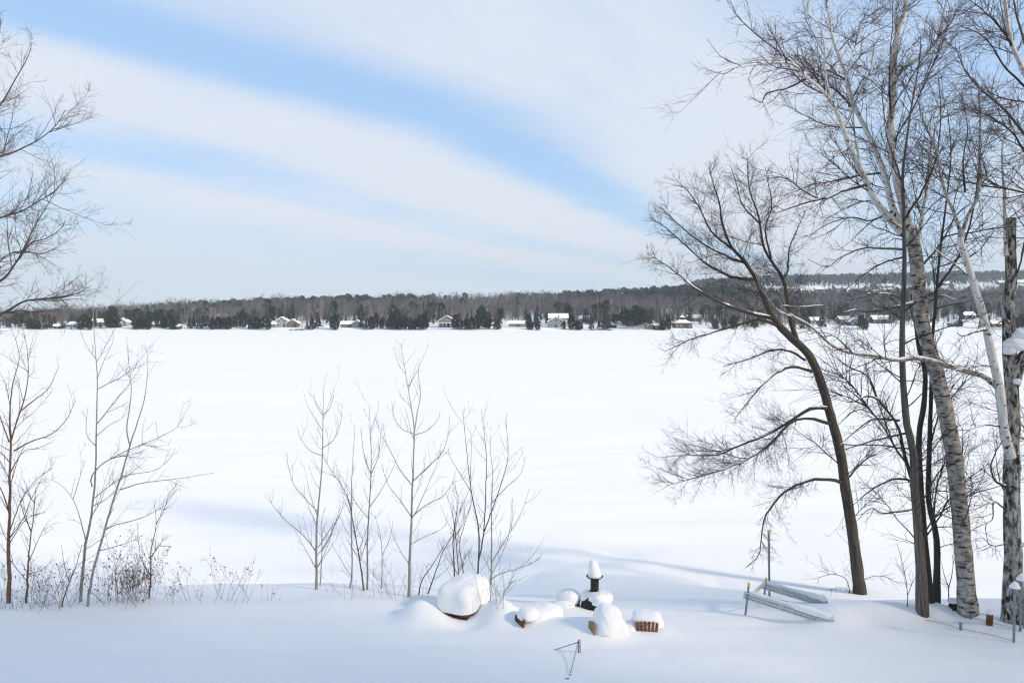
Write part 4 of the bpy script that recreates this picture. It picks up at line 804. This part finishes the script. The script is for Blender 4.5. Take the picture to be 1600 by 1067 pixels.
house('snow-roofed house just behind the cupola house', 1083, sD(1083) + 70, 12, 8, 3.2, 2.2, 'tan', 'side', wins=3)
house('white cottage behind the forked limbs of leaning tree', 1274, sD(1274) + 50, 11, 8, 3.4, 2.2, 'white', 'side')
house('orange-yellow house seen between the dark trunks', 1318, sD(1318) + 52, 10, 8, 3.8, 2.2, 'orange', 'side', wins=3)
house('dark house with snowy gable left of dark cedar column', 1333, sD(1333) + 42, 9, 8, 3.2, 3.0, 'navy', 'gable', wins=2)
house('brown house with broad white roof behind the trunk clump', 1374, sD(1374) + 56, 15, 9, 3.2, 2.8, 'brown', 'side', wins=4)
house('pale gabled house between tall birch and slender birch', 1492, sD(1492) + 32, 9, 8, 3.0, 2.6, 'grey', 'gable', wins=2)
house('navy house on open slope left of slender white birch', 1511, sD(1511) + 82, 10, 8, 3.6, 2.6, 'navy', 'side', wins=3)
house('red-brown cottage left of the broken-topped birch', 1556, sD(1556) + 28, 10, 7, 2.8, 1.8, 'red', 'side', wins=3)
for i, (c, D, w, lab) in enumerate([(1262, 1500, 24, 'leftmost white-roofed farmhouse on far hilltop fields'), (1281, 1560, 30, 'wide white-roofed barn on far hilltop fields'), (1312, 1600, 26, 'white-roofed farm shed right of the hilltop barn'),
        (1384, 1650, 26, 'white-roofed farm building above the trunk clump'), (1478, 1700, 34, 'large white-roofed barn on hilltop left of slender birch'), (1564, 1700, 22, 'white-roofed farmhouse on hilltop beside broken birch'), (1592, 1700, 22, 'white-roofed farmhouse on hilltop at right edge')]):
    house(lab, c, D, w, 14, 5, 5, ('tan', 'red', 'white', 'grey')[i % 4], 'side', wins=4)

# ------------------------------------------------------------------ far shore: single evergreens along the water
def evergreen(kind, label, c, dD, h, sx, group):
    me = {'spruce': SPR, 'cedar': CED, 'pine': PIN}[kind]; me = me[random.randrange(len(me))]
    p = col_pt(c, sD(c) + dD); o = empty(kind + '_tree', p, random.uniform(0, 6.28)); tag(o, label, 'tree', group)
    h0 = {'spruce': 10, 'cedar': 8, 'pine': 11}[kind]; s = h / h0 * random.uniform(.78, 1.16); jt = random.uniform(.8, 1.2); sx = sx * random.uniform(.85, 1.15)
    for nm, q in (('crown', me), ('trunk', TRK)):
        k = bpy.data.objects.new(nm, q); k.scale = (s * sx, s * sx * jt, s); link(k, o)
random.seed(5)
ORD = ['leftmost', 'second from left', 'third from left', 'fourth from left', 'fifth from left', 'sixth from left', 'seventh from left', 'eighth from left', 'ninth from left', 'tenth from left', 'eleventh from left', 'twelfth from left']
CL = [('cedar', 'of the bushy cedars by the white boathouse', [(46, 6.5, 1.5), (54, 8, 1.5), (60, 7, 1.4)]),
      ('spruce', 'of the blue-green spruces on far left shore', [(70, 9, 1.2), (78, 11.5, 1.3), (85, 10, 1.2)]),
      ('spruce', 'of the small spruces by the left-shore cottages', [(98, 4.5, 1.2), (111, 3, 1.3)]),
      ('cedar', 'of the dark trees left of the tall pointed spruce', [(126, 9, 1.3), (134, 10.5, 1.1), (140, 9, 1.0)]),
      ('spruce', 'of the pointed spruces above the grey sapling', [(148, 15, .9), (157, 5, 1.2), (183, 14, 1.0)]),
      ('cedar', 'of the broad cedars right of the pointed spruces', [(170, 10, 1.4), (178, 11, 1.3), (212, 8, 1.3), (221, 8.5, 1.4), (232, 8, 1.3)]),
      ('cedar', 'of the dark cedars beside the dark shed', [(256, 9, 1.3), (264, 10, 1.2), (270, 8.5, 1.2)]),
      ('spruce', 'of the firs in the even row left of centre', [(278, 11, 1.3), (296, 8, 1.2), (303, 8.5, 1.2), (311, 8, 1.2), (318, 8.5, 1.2), (325, 8, 1.2)]),
      ('cedar', 'of the dark cedar hedge right of the even fir row', [(332, 9, 1.4), (341, 9, 1.4), (350, 8.5, 1.4), (358, 8.5, 1.4), (367, 10, 1.3)]),
      ('cedar', 'of the dark trees before the open white lots', [(379, 10.5, 1.2), (392, 9, 1.4), (401, 9.5, 1.3), (410, 9, 1.3), (419, 9, 1.3)]),
      ('spruce', 'of the spruces in the clump right of the cream house', [(480, 8, 1.4), (488, 9, 1.4), (497, 11, 1.4)]),
      ('cedar', 'of the narrow cedars left of the long grey house', [(519, 8.5, 1.0), (525, 8.5, 1.0)]),
      ('spruce', 'of the slim spruces right of the green cottage', [(565, 11, 1.0), (572, 8, 1.0)]),
      ('cedar', 'of the long dense cedar hedge left of the yellow house', [(580, 9, 1.2), (588, 11.5, 1.1), (597, 8.5, 1.3), (606, 8.5, 1.3), (614, 9.5, 1.2), (623, 8.5, 1.3), (632, 8.5, 1.3), (641, 9, 1.2), (648, 8.5, 1.3), (655, 9.5, 1.1), (663, 9.5, 1.1)]),
      ('cedar', 'of the dense cedar hedge right of the yellow house', [(711, 8.5, 1.2), (719, 8.5, 1.3), (728, 8.5, 1.3), (737, 9, 1.3), (745, 9, 1.2), (753, 14, 1.05), (762, 10, 1.2)]),
      ('spruce', 'of the two bushy spruces beside the open lot', [(774, 7, 1.6), (780, 6, 1.5)]),
      ('cedar', 'of the thin dark trees by the white-roofed bungalow', [(826, 9, 1.0), (830, 7, 1.0), (840, 7.5, 1.0)]),
      ('cedar', 'of the dark cedars in front of the pale blue house', [(881, 7, 1.0), (893, 9, 1.2), (902, 8.5, 1.3), (906, 6, 1.4)]),
      ('spruce', 'of the dark firs left of the navy gazebo', [(924, 8.5, 1.4), (936, 6, 1.4), (944, 9, 1.4), (951, 9, 1.3)]),
      ('pine', 'of the tall pines left of the brown cupola house', [(962, 10, 1.1), (972, 12, 1.0), (980, 11, 1.1), (988, 12, 1.0), (997, 10, 1.0), (1006, 11, 1.0), (1015, 10, 1.0)]),
      ('cedar', 'of the dark bushes around the brown cupola house', [(1037, 6, 1.4), (1045, 8, 1.0), (1118, 7, 1.5), (1132, 8, 1.5), (1147, 8, 1.6)]),
      ('spruce', 'of the dark firs behind the leaning tree', [(1240, 6, 1.7), (1256, 12, 1.4), (1264, 9, 1.3), (1284, 12, 1.1)]),
      ('cedar', 'of the cedars forming the dark column beyond the trunks', [(1346, 9.5, 1.3), (1352, 9.5, 1.2)]),
      ('cedar', 'of the dark bushes at the right edge of far shore', [(1586, 10, 1.6), (1596, 11, 1.6), (1606, 10, 1.6)])]
for kind, where, lst in CL:
    for i, (c, h, sx) in enumerate(lst):
        evergreen(kind, f'{ORD[i]} {where}', c, random.uniform(5, 11) if h < 10 else random.uniform(8, 22), h, sx, 'evergreens along the far shore')
        x, y, _ = col_pt(c, sD(c) + 8); CLEAR.append((x, y, 1.5))

# ------------------------------------------------------------------ far shore: woods
def scatter():
    rng = np.random.default_rng(77); n = 38000
    c = rng.uniform(-80, 1680, n); D = 522 + rng.random(n) ** 1.25 * 640
    far = rng.random(n) < .30; D = np.where(far, np.where(rng.random(n) < .7, rng.uniform(1700, 2400, n), rng.uniform(1180, 1700, n)), D); c = np.where(far, rng.uniform(1060, 1690, n), c)
    X = (c - 800) / F * D; D0 = shore_D(c)
    keep = D > D0 + 8
    # open snowy lots, lanes and fields
    def out(c0, c1, d0, d1, p=1.0): return ~((c > c0) & (c < c1) & (D > d0) & (D < d1) & (rng.random(n) < p))
    keep &= ~((D < D0 + 38) & (rng.random(n) < .52))
    keep &= out(398, 470, 500, 560, .8) & out(505, 575, 500, 580, .7) & out(668, 710, 500, 560, .9) & out(676, 760, 655, 700, .9) & out(596, 640, 660, 700, .7) & out(780, 850, 500, 572, .92) & out(850, 935, 500, 545, .9)
    keep &= out(968, 1004, 820, 862) & out(1004, 1110, 828, 848, .8) & out(1040, 1120, 500, 540, .8) & out(1150, 1240, 500, 560, .6) & out(1420, 1580, 500, 600, .85) & out(1260, 1420, 500, 555, .85)
    keep &= out(1180, 1350, 1200, 1720, .86) & out(1350, 1620, 1450, 1720, .6) & out(1060, 1110, 900, 960, .5)
    far &= c > 1080; keep &= ~((D > 1190) & ~far & (c < 1080))
    cl = np.array(CLEAR); cx = X[:, None]; 
    for x, y, r in cl:
        keep &= ~(((X - x) ** 2 + (D - y) ** 2 < r * r) | ((D < y) & (D > y - 40) & (np.abs(X - x * D / y) < r * .8) & (rng.random(n) < .5)))
    # thin where the trees stand far apart anyway: keep about one tree to 40 square metres
    c, D, X = c[keep], D[keep], X[keep]; Z = hill_h(X, D); pts = np.stack([X, D, Z - .2], 1); n = len(c)
    con = np.zeros(n)
    top = np.clip((D - 720 - 60 * vnoise(c / 40, c * 0, 5)) / 90, 0, 1)
    con += top * np.interp(c, [0, 180, 300, 360, 560, 640, 700, 840, 900, 1130, 1180, 1600], [0, .02, .35, .85, .95, .45, .25, .12, .85, .92, .3, .2])
    con += np.interp(c, [0, 80, 140, 260, 420, 600, 900, 1600], [.10, .2, .32, .25, .18, .12, .10, .12]) * (vnoise(X / 30, D / 30, 21) > .1)
    con = con + .22 * ((D < 600) & (vnoise(X / 14, D / 40, 22) > -.1))
    con = np.where(D > 1750, .85, con)
    isc = rng.random(n) < con
    pick = np.where(rng.random(n) < .72, rng.integers(0, 4, n), rng.integers(4, 6, n)); scl = rng.uniform(.45, 1.2, n) * np.where(D < 560, .85, 1) * (1 + .28 * vnoise(X / 22, D / 40, 33)) * np.interp(c, [0, 300], [.62, 1])
    return pts, isc, pick, scl, rng, n
pts, isc, pick, scl, rng_w, n_w = scatter()
b = ~isc
wood('bare_wood', 'grey-brown bare winter woods covering the hills beyond the lake', pts[b], pick[b], scl[b], W_BARE, 1)
pc = np.where(rng_w.random(n_w) < .75, rng_w.integers(0, 3, n_w), rng_w.integers(3, 5, n_w))
wood('evergreen_wood', 'dark evergreen woods along the ridge beyond the lake', pts[isc], pc[isc], scl[isc] * 1.12, W_CON, 2)

# ------------------------------------------------------------------ things in the yard
M.update(
    plank=simple('stained_plank', (.155, .062, .035), .65, noise=9, amt=.35, bump=.3, bscale=60),
    plank_dark=simple('dark_plank', (.055, .03, .02), .8, noise=9, amt=.3),
    plank_tan=simple('tan_plank', (.36, .26, .17), .7, noise=9, amt=.2, bump=.3),
    iron=simple('black_iron', (.018, .017, .018), .55, noise=8, amt=.4, bump=.3),
    alu=simple('weathered_aluminium', (.62, .63, .62), .5, metal=.2, noise=14, amt=.15),
    steel=simple('galvanised_pipe', (.24, .27, .29), .5, metal=.5, noise=20, amt=.2),
    cap_y=simple('yellow_plastic', (.72, .47, .04), .5),
    rope_d=simple('dark_rope', (.025, .028, .05), .8), rope_w=simple('white_rope', (.7, .7, .7), .8), rope=simple('grey_cord', (.35, .35, .36), .8),
    rust=simple('rust_brown', (.17, .065, .04), .8, noise=12, amt=.4),
    stone=simple('dark_stone', (.035, .036, .04), .85, noise=10, amt=.3, bump=.5, bscale=20),
)
def lump(name, parent, c, s, seed=0, pw=2.6, rot=0.0, noise=.06, flat=.3, res=26):
    """soft snow block: superellipsoid, flattened underneath, with uneven surface"""
    nu, nv = res * 2, res
    u = np.linspace(0, 2 * np.pi, nu, endpoint=False); v = np.linspace(-np.pi / 2, np.pi / 2, nv)
    U, Vv = np.meshgrid(u, v); e = 2.0 / pw
    f = lambda w: np.sign(w) * np.abs(w) ** e
    x = f(np.cos(Vv)) * f(np.cos(U)); y = f(np.cos(Vv)) * f(np.sin(U)); z = f(np.sin(Vv))
    n = 1 + noise * vnoise(x * 1.7 + seed * 3.1 + z * .8, y * 1.7 + z * 1.3, seed) + noise * .5 * vnoise(x * 4.1 + seed + z * 2, y * 4.1 + z * 2.2, seed + 1) + noise * .22 * vnoise(x * 11 + z * 7, y * 11 + z * 5, seed + 2) + noise * .4 * vnoise(z * 6 + x * .4, y * .6, seed + 3)
    z = np.where(z < 0, z * flat, z)
    P = np.stack([x * n * s[0], y * n * s[1], z * n * s[2]], -1).reshape(-1, 3)
    ca, sa = math.cos(rot), math.sin(rot); P = np.stack([P[:, 0] * ca - P[:, 1] * sa, P[:, 0] * sa + P[:, 1] * ca, P[:, 2]], 1) + np.asarray(c)
    i = (np.arange(nv - 1)[:, None] * nu + np.arange(nu)).ravel(); j = (np.arange(nv - 1)[:, None] * nu + (np.arange(nu) + 1) % nu).ravel()
    return obj(name, mesh_np(name, P, np.stack([i, j, j + nu, i + nu], 1)), M['cap'], parent)

for k, (par, c, sz, rt) in enumerate(LATER): lump('snow', par, c, sz, 41 + k, 2.3, rt, .10, .6, 22)
# garden table under a tall block of snow
def table():
    p, d = hit(716, 970); o = empty('garden_table', (p[0] - .14, p[1] + .10, p[2] + .0), math.radians(-24)); tag(o, 'wooden garden table under a tall block of snow in front of the poplars', 'table')
    w, l, t = .66, 1.05, .10                                     # width, length away from the viewer, top height above snow
    for i in range(6):
        MB().box((-w / 2 + w * (i + .5) / 6, l / 2, t), (w / 6 - .008, l, .035)).build('plank', M['plank'], o, .004)
    MB().box((0, .05, t - .055), (w - .06, .03, .07)).build('apron', M['plank_dark'], o)
    for s in (-1, 1):
        MB().box((s * (w / 2 - .03), l / 2, t - .055), (.03, l - .08, .07)).build('apron', M['plank_dark'], o)
        for yy in (.08, l - .08): MB().box((s * (w / 2 - .06), yy, t - .40), (.08, .08, .72)).build('leg', M['plank_dark'], o)
    lump('snow_block', o, (0, l / 2, t + .035), (w / 2 + .07, l / 2 + .03, .47), 3, 4.2, 0, .034, .10, 52)
    return o
table()
# fan-backed garden chairs
def chair(label, px, py, rz, vis, mat, lumps, dy=.0, tilt=.35, w=.40):
    p, d = hit(px, py); o = empty('garden_chair', (p[0], p[1] + dy, p[2]), rz); tag(o, label, 'chair', 'snow-buried garden chairs')
    R = Matrix.Rotation(tilt, 3, 'X'); n = 6; h = .62
    for i in range(n):                                           # backrest slats, fanned, leaning towards -y
        u = (i + .5) / n - .5; hh = h * (1 - .55 * u * u * 2); top = vis + .0
        c = Vector((u * w * 1.05, 0, top - hh / 2 - .55 * u * u * .2)); c = R @ (c - Vector((0, 0, top))) + Vector((0, 0, top))
        MB().box(c, (w / n - .004, .022, hh), R @ Matrix.Rotation(u * .30, 3, 'Y')).build('back_slat', M[mat], o, .003)
    MB().box((0, .10, vis - .42), (w, .03, .07)).build('back_rail', M[mat], o)
    for i in range(4): MB().box((0, .22 + i * .11, vis - .50 + i * .012), (w + .1, .09, .022)).build('seat_slat', M[mat], o)
    for s in (-1, 1):
        MB().box((s * (w / 2 + .09), .33, vis - .28), (.11, .62, .024)).build('arm', M[mat], o)
        for yy in (.12, .58): MB().box((s * (w / 2 + .06), yy, vis - .60), (.03, .09, .62)).build('leg', M[mat], o)
    for i, (c, s, pw, rt) in enumerate(lumps): lump('snow', o, c, s, int(px + i * 7) % 97, pw, rt, .07, .5, 24)
    return o
chair('brown slatted chair back poking from snow at right of the group', 1011, 985, math.radians(-8), .17, 'plank', [((0, .20, .17), (.25, .20, .11), 3.0, 0), ((.02, .44, -.04), (.30, .26, .18), 2.4, 0), ((-.30, .14, -.08), (.15, .26, .18), 2.2, 0)], 0, -.12, .33)
chair('brown chair nearest the table, its snow cap reaching to the right', 813, 975, math.radians(-58), .15, 'plank', [((0, .16, .13), (.19, .18, .15), 2.6, 0), ((-.04, .52, .02), (.26, .38, .20), 2.8, 0)], 0, -.12, .26)
chair('tan slatted chair almost lost under round snow before the stove', 926, 986, math.radians(-64), .17, 'plank_tan', [((.02, .28, .06), (.24, .26, .38), 2.5, 0), ((.05, .48, -.05), (.20, .20, .22), 2.2, 0)], 0, -.10, .18)
chair('farthest snow-capped chair with dark arm ends, left of the stove', 889, 945, math.radians(150), .06, 'plank_dark', [((0, .0, .04), (.24, .20, .20), 2.4, 0), ((.0, .28, -.10), (.30, .26, .18), 2.2, 0)], .2, .1, .44)
# outdoor stove with pipe
def stove():
    p, d = hit(930, 952); o = empty('outdoor_stove', (p[0], p[1] + .12, p[2])); tag(o, 'black outdoor stove with chimney pipe wearing a tall snow hat', 'stove')
    prof = [(-.3, .20), (-.05, .26), (.08, .27), (.18, .22), (.28, .13), (.34, .09)]; K = len(prof); P = np.zeros((1, K, 3)); P[0, :, 2] = [z for z, r in prof]
    V, Q, B = tubes(P, np.array([[r for z, r in prof]]), 20); obj('body', mesh_np('body', V, Q), M['iron'], o)
    MB().tube((0, 0, .28), (0, 0, .56), .083, .083, 20).build('chimney_pipe', M['iron'], o)
    for i in range(6):
        a = i * math.pi / 3; MB().tube((.075 * math.cos(a), .075 * math.sin(a), .55), (.075 * math.cos(a), .075 * math.sin(a), .595), .004, n=6).build('cap_strut', M['iron'], o)
    m = MB(); n = 24
    for i in range(n):
        a0, a1 = 2 * math.pi * i / n, 2 * math.pi * (i + 1) / n
        m.add([(r * math.cos(a), r * math.sin(a), z) for a in (a0, a1) for r, z in ((.02, .59), (.14, .60), (.17, .632), (.17, .629), (.14, .597), (.02, .582))], [(0, 1, 7, 6), (1, 2, 8, 7), (2, 3, 9, 8), (3, 4, 10, 9), (4, 5, 11, 10)])
    m.build('rain_cap', M['iron'], o)
    # leaning snow hat
    K = 12; zz = np.linspace(.595, .96, K); P = np.zeros((1, K, 3)); P[0, :, 2] = zz; P[0, :, 0] = -.045 * np.linspace(0, 1, K) ** 1.2; t = np.linspace(0, 1, K)
    R = (.155 - .075 * t ** .8); R[-3:] *= np.array([.95, .72, .05]); R[0] *= .8
    V, Q, B = tubes(P, R[None], 22, .07, 4); obj('snow_hat', mesh_np('snow_hat', V, Q), M['cap'], o)
    lump('snow', o, (.10, -.06, .18), (.26, .24, .18), 17, 2.3, 0, .12, .6); lump('snow', o, (-.05, .10, .16), (.24, .2, .17), 18, 2.3, 0, .1, .6)
    return o
stove()
# dock section standing in the snow
def dock():
    pA, dA = hit(1165, 960); pB, dB = hit(1297, 969)
    A = W(1167, 930, dA); B = W(1303, 973, dB - .05); A2 = W(1196, 915, dA + 1.0); B2 = W(1292, 943, dA + .9)
    o = empty('dock_section', pA); tag(o, 'aluminium dock section with yellow-capped legs tilted into the snow', 'dock'); inv = -np.array(pA)
    def rail(a, b, name, h=.13, ext=.06):
        a = np.array(a) + inv; b = np.array(b) + inv; dr = nrm(b - a); a = a - dr * ext; sd = nrm(np.cross(dr, [0, 0, 1.0])); upv = np.cross(sd, dr); m = MB()
        # C-shaped rail: web with three ribs
        for off, hh, th in ((0, h, .012), (h * .46, .022, .05), (0, .016, .044), (-h * .46, .022, .05)):
            c = (a + b) / 2 + upv * off + sd * (.012 if th > .02 else 0); L = np.linalg.norm(b - a)
            Rm = Matrix((Vector(dr), Vector(sd), Vector(upv))).transposed(); m.box(c, (L, th, hh), Rm)
        r = m.build(name, M['alu'], o)
        n = 24; P = (a + (b - a) * np.linspace(.04, .98, n)[:, None]); P[:, 2] += h * .5 + .022
        rr = .032 + .036 * sstep(np.linspace(-.3, 1.1, n)) + .016 * vnoise(np.arange(n) * .5, np.zeros(n), int(abs(a[0] * 50))); rr[0] *= .3; rr[-1] *= .7
        tube_obj('snow', [(P[None], rr[None])], 8, M['cap'], o); return r
    rail(A, B, 'side_rail'); rail(A2, B2, 'side_rail')
    def bar(a, b, nm, r=.018, m='alu'): MB().tube(Vector(np.array(a) + inv), Vector(np.array(b) + inv), r, n=10).build(nm, M[m], o)
    MB().box(Vector((A + A2) / 2 + inv), (np.linalg.norm(A2 - A), .012, .09), Matrix.Rotation(math.atan2(*(A2 - A)[[1, 0]]), 3, 'Z')).build('end_plate', M['alu'], o)
    bar(W(1186, 923, dA + .4) + [0, 0, -.06], W(1232, 936, dA + .4) + [0, 0, -.05], 'cross_bar', .012)
    bar(W(1170, 938, dA), W(1186, 946, dA + .8), 'cross_bar', .008); bar(W(1172, 942, dA), W(1192, 940, dA + .9), 'cross_bar', .008)
    for (x0, y0, x1, y1, dd) in ((1170, 913, 1164, 966, dA - .03), (1197, 905, 1192, 950, dA + 1.0)):
        bar(W(x1, y1, dd), W(x0, y0, dd), 'leg', .021, 'steel'); q = W(x0, y0, dd); bar(q - [0, 0, .01], q + [0, 0, .035], 'leg_cap', .024, 'cap_y')
    return dA
dA = dock()
q1 = W(1203, 940, dA + 1.3); q0 = W(1201, 831, dA + 1.3); o = empty('steel_pole', q1); tag(o, 'tall thin steel pole with yellow cap behind the dock section', 'pole')
MB().tube((0, 0, -.4), Vector(q0 - q1), .023, n=12).build('shaft', M['steel'], o); MB().tube(Vector(q0 - q1), Vector(q0 - q1) + Vector((0, 0, .04)), .027, n=12).build('cap', M['cap_y'], o)
# garden light posts with snow hats
for px, pb, pt, hat, lab in ((1584, 1003, 918, 11, 'nearest short garden post with snow hat at right edge'), (1594, 986, 906, 11, 'second short garden post with snow hat, just behind the nearest'), (1600, 981, 852, 6, 'tallest metal garden post at the right edge of the photo')):
    p, d = hit(px, pb); top = W(px, pt, d); h = top[2] - p[2]; o = empty('garden_post', p); tag(o, lab, 'post', 'metal garden posts')
    MB().tube((0, 0, -.3), (0, 0, h), .021, n=12).build('post', M['steel'], o); MB().tube((0, 0, h), (0, 0, h + .012), .075, .07, n=20).build('lamp_cap', M['steel'], o)
    K = 8; t = np.linspace(0, 1, K); P = np.zeros((1, K, 3)); P[0, :, 2] = h + .012 + t * hat * d / F; R = .088 * (1 - t) ** .7 + .002; R[0] *= .92
    V, Q, B = tubes(P, R[None], 18, .05, 3); obj('snow_hat', mesh_np('snow_hat', V, Q), M['cap'], o)
# stakes and cords
p, d = hit(1501, 984); o = empty('metal_stake', p); tag(o, 'short grey metal stake in the snow below the tall birch', 'stake'); MB().box((0, 0, .02), (.035, .03, .24)).build('stake', M['steel'], o)
p, d = hit(1517, 967); o = empty('metal_stake', p); tag(o, 'tiny stub of stake right at the foot of the tall birch', 'stake'); MB().box((0, 0, 0), (.03, .03, .10)).build('stake', M['steel'], o)
p, d = hit(1546, 976); o = empty('wooden_post', p); tag(o, 'short rust-brown post with snow cap between the two right birches', 'post'); MB().box((0, 0, .06), (.10, .07, .30), Matrix.Rotation(.04, 3, 'Y')).build('post', M['rust'], o, .01); lump('snow_cap', o, (.005, 0, .21), (.055, .045, .06), 5, 2.4, 0, .08, .4, 14)
p, d = hit(1494, 952); o = empty('dark_stone', p); tag(o, 'dark stone with snow on top leaning against the tall birch foot', 'stone')
V = MB(); V.add([(-.16, -.1, -.1), (.16, -.1, -.12), (.20, .14, -.1), (-.14, .14, -.1), (-.11, -.08, .08), (-.02, -.06, .17), (.12, -.04, .04), (.10, .10, .06), (-.04, .12, .16)], [(0, 1, 6, 5, 4), (1, 2, 7, 6), (2, 3, 8, 7), (3, 0, 4, 5, 8), (5, 6, 7, 8), (3, 2, 1, 0)]); V.build('stone', M['stone'], o, .01)
lump('snow', o, (.02, .04, .13), (.14, .12, .07), 7, 2.3, -.3, .1, .4, 16)
def cord(name, label, pix, r, mat, sag=0.0, lift=.03):
    P = np.array([hit(x, y)[0] + [0, 0, lift] for x, y in pix]); P2, R2 = resample(P, np.full(len(P), r), 30, 0, np.random.default_rng(1)); o = tube_obj(name, [(P2[None], R2[None])], 6, M[mat], None); tag(o, label, 'cord'); return o
cord('fence_cord', 'thin pale cord lying over the snow below the right birches', [(1445, 970), (1470, 975), (1501, 984), (1540, 992), (1584, 1003)], .006, 'rope')
cord('fence_cord', 'thin cord running behind the rust-brown post', [(1517, 966), (1546, 974), (1575, 982), (1594, 987)], .005, 'rope')
p, d = hit(905, 1019); o = empty('grey_post', p); tag(o, 'grey post stub holding a twisted cord in the foreground snow', 'post'); top = W(905, 999, d)[2] - p[2]
MB().box((0, 0, (top - .3) / 2), (.045, .04, top + .3)).build('post', M['steel'], o, .004); MB().box((.006, -.022, top / 2), (.012, .008, top)).build('flange', M['alu'], o); MB().tube((-.035, -.01, top - .03), (.0, -.01, top - .05), .008, n=6).build('hook', M['steel'], o)
def twist(label, pix, dz):
    a = W(*pix[0], d - .03); b = hit(*pix[1])[0] + np.array([0, 0, -.02]); n = 26; P = a + (b - a) * np.linspace(0, 1, n)[:, None]; root = empty('twisted_cord', a); tag(root, label, 'cord')
    for i in range(n - 1): MB().tube(Vector(P[i] - a), Vector(P[i + 1] - a), .0085, n=7).build('strand', M['rope_d'] if i % 2 == 0 else M['rope_w'], root)
twist('black and white cord running left from the grey post stub', [(903, 1003), (863, 1014)], 0); twist('black and white cord running down from the grey post stub', [(903, 1004), (889, 1058)], 0)
p, d = hit(886, 1060); o = empty('ground_peg', p); tag(o, 'tiny dark peg tip in the snow near the bottom edge', 'peg'); MB().tube((-.03, 0, -.005), (.03, 0, .012), .012, n=8).build('peg', M['steel'], o)

# low docks lying on the far shore
for c, w, lab in ((940, 13, 'dark dock platform lying on the shore below the firs'), (463, 9, 'small dark dock on the shore below the cream house')):
    q = col_pt(c, sD(c) + 3); q[2] += .5; o = empty('shore_dock', q); tag(o, lab, 'dock'); MB().box((0, 0, .2), (w, 3, .3)).build('deck', M['dark_wood'], o)
    for s in (-1, 0, 1): MB().box((s * w * .4, 0, -.3), (.3, 2.4, .9)).build('support', M['dark_wood'], o)

# ------------------------------------------------------------------ wood beside the viewpoint, out of frame, that shades the yard
rb = np.random.default_rng(9); n = 66
X = 10 + 36 * (np.arange(n) * .618034 % 1); Y = np.where(X < 23, rb.uniform(-16, 2.5, n), rb.uniform(-30, 9, n)); P = np.stack([X, Y, yard_h(X, Y) - .2], 1)
wood('bare_wood', 'bare wood standing to the right of the viewpoint', P, rb.integers(0, 4, n), rb.uniform(1.3, 1.8, n), W_BARE[:4], 4)

# ------------------------------------------------------------------ haze
hz = MB().box((0, 1200, 79), (4600, 2720, 164)).build('haze', None); tag(hz, 'thin winter haze over lake and hills', kind='stuff')
hm = bpy.data.materials.new('haze'); hm.use_nodes = True; hm.node_tree.nodes.clear()
ho = hm.node_tree.nodes.new('ShaderNodeOutputMaterial'); hv = hm.node_tree.nodes.new('ShaderNodeVolumePrincipled')
hv.inputs['Color'].default_value = (.76, .90, 1.0, 1); hv.inputs['Density'].default_value = .00019; hv.inputs['Anisotropy'].default_value = 0
hm.node_tree.links.new(hv.outputs[0], ho.inputs['Volume']); hz.data.materials.append(hm)
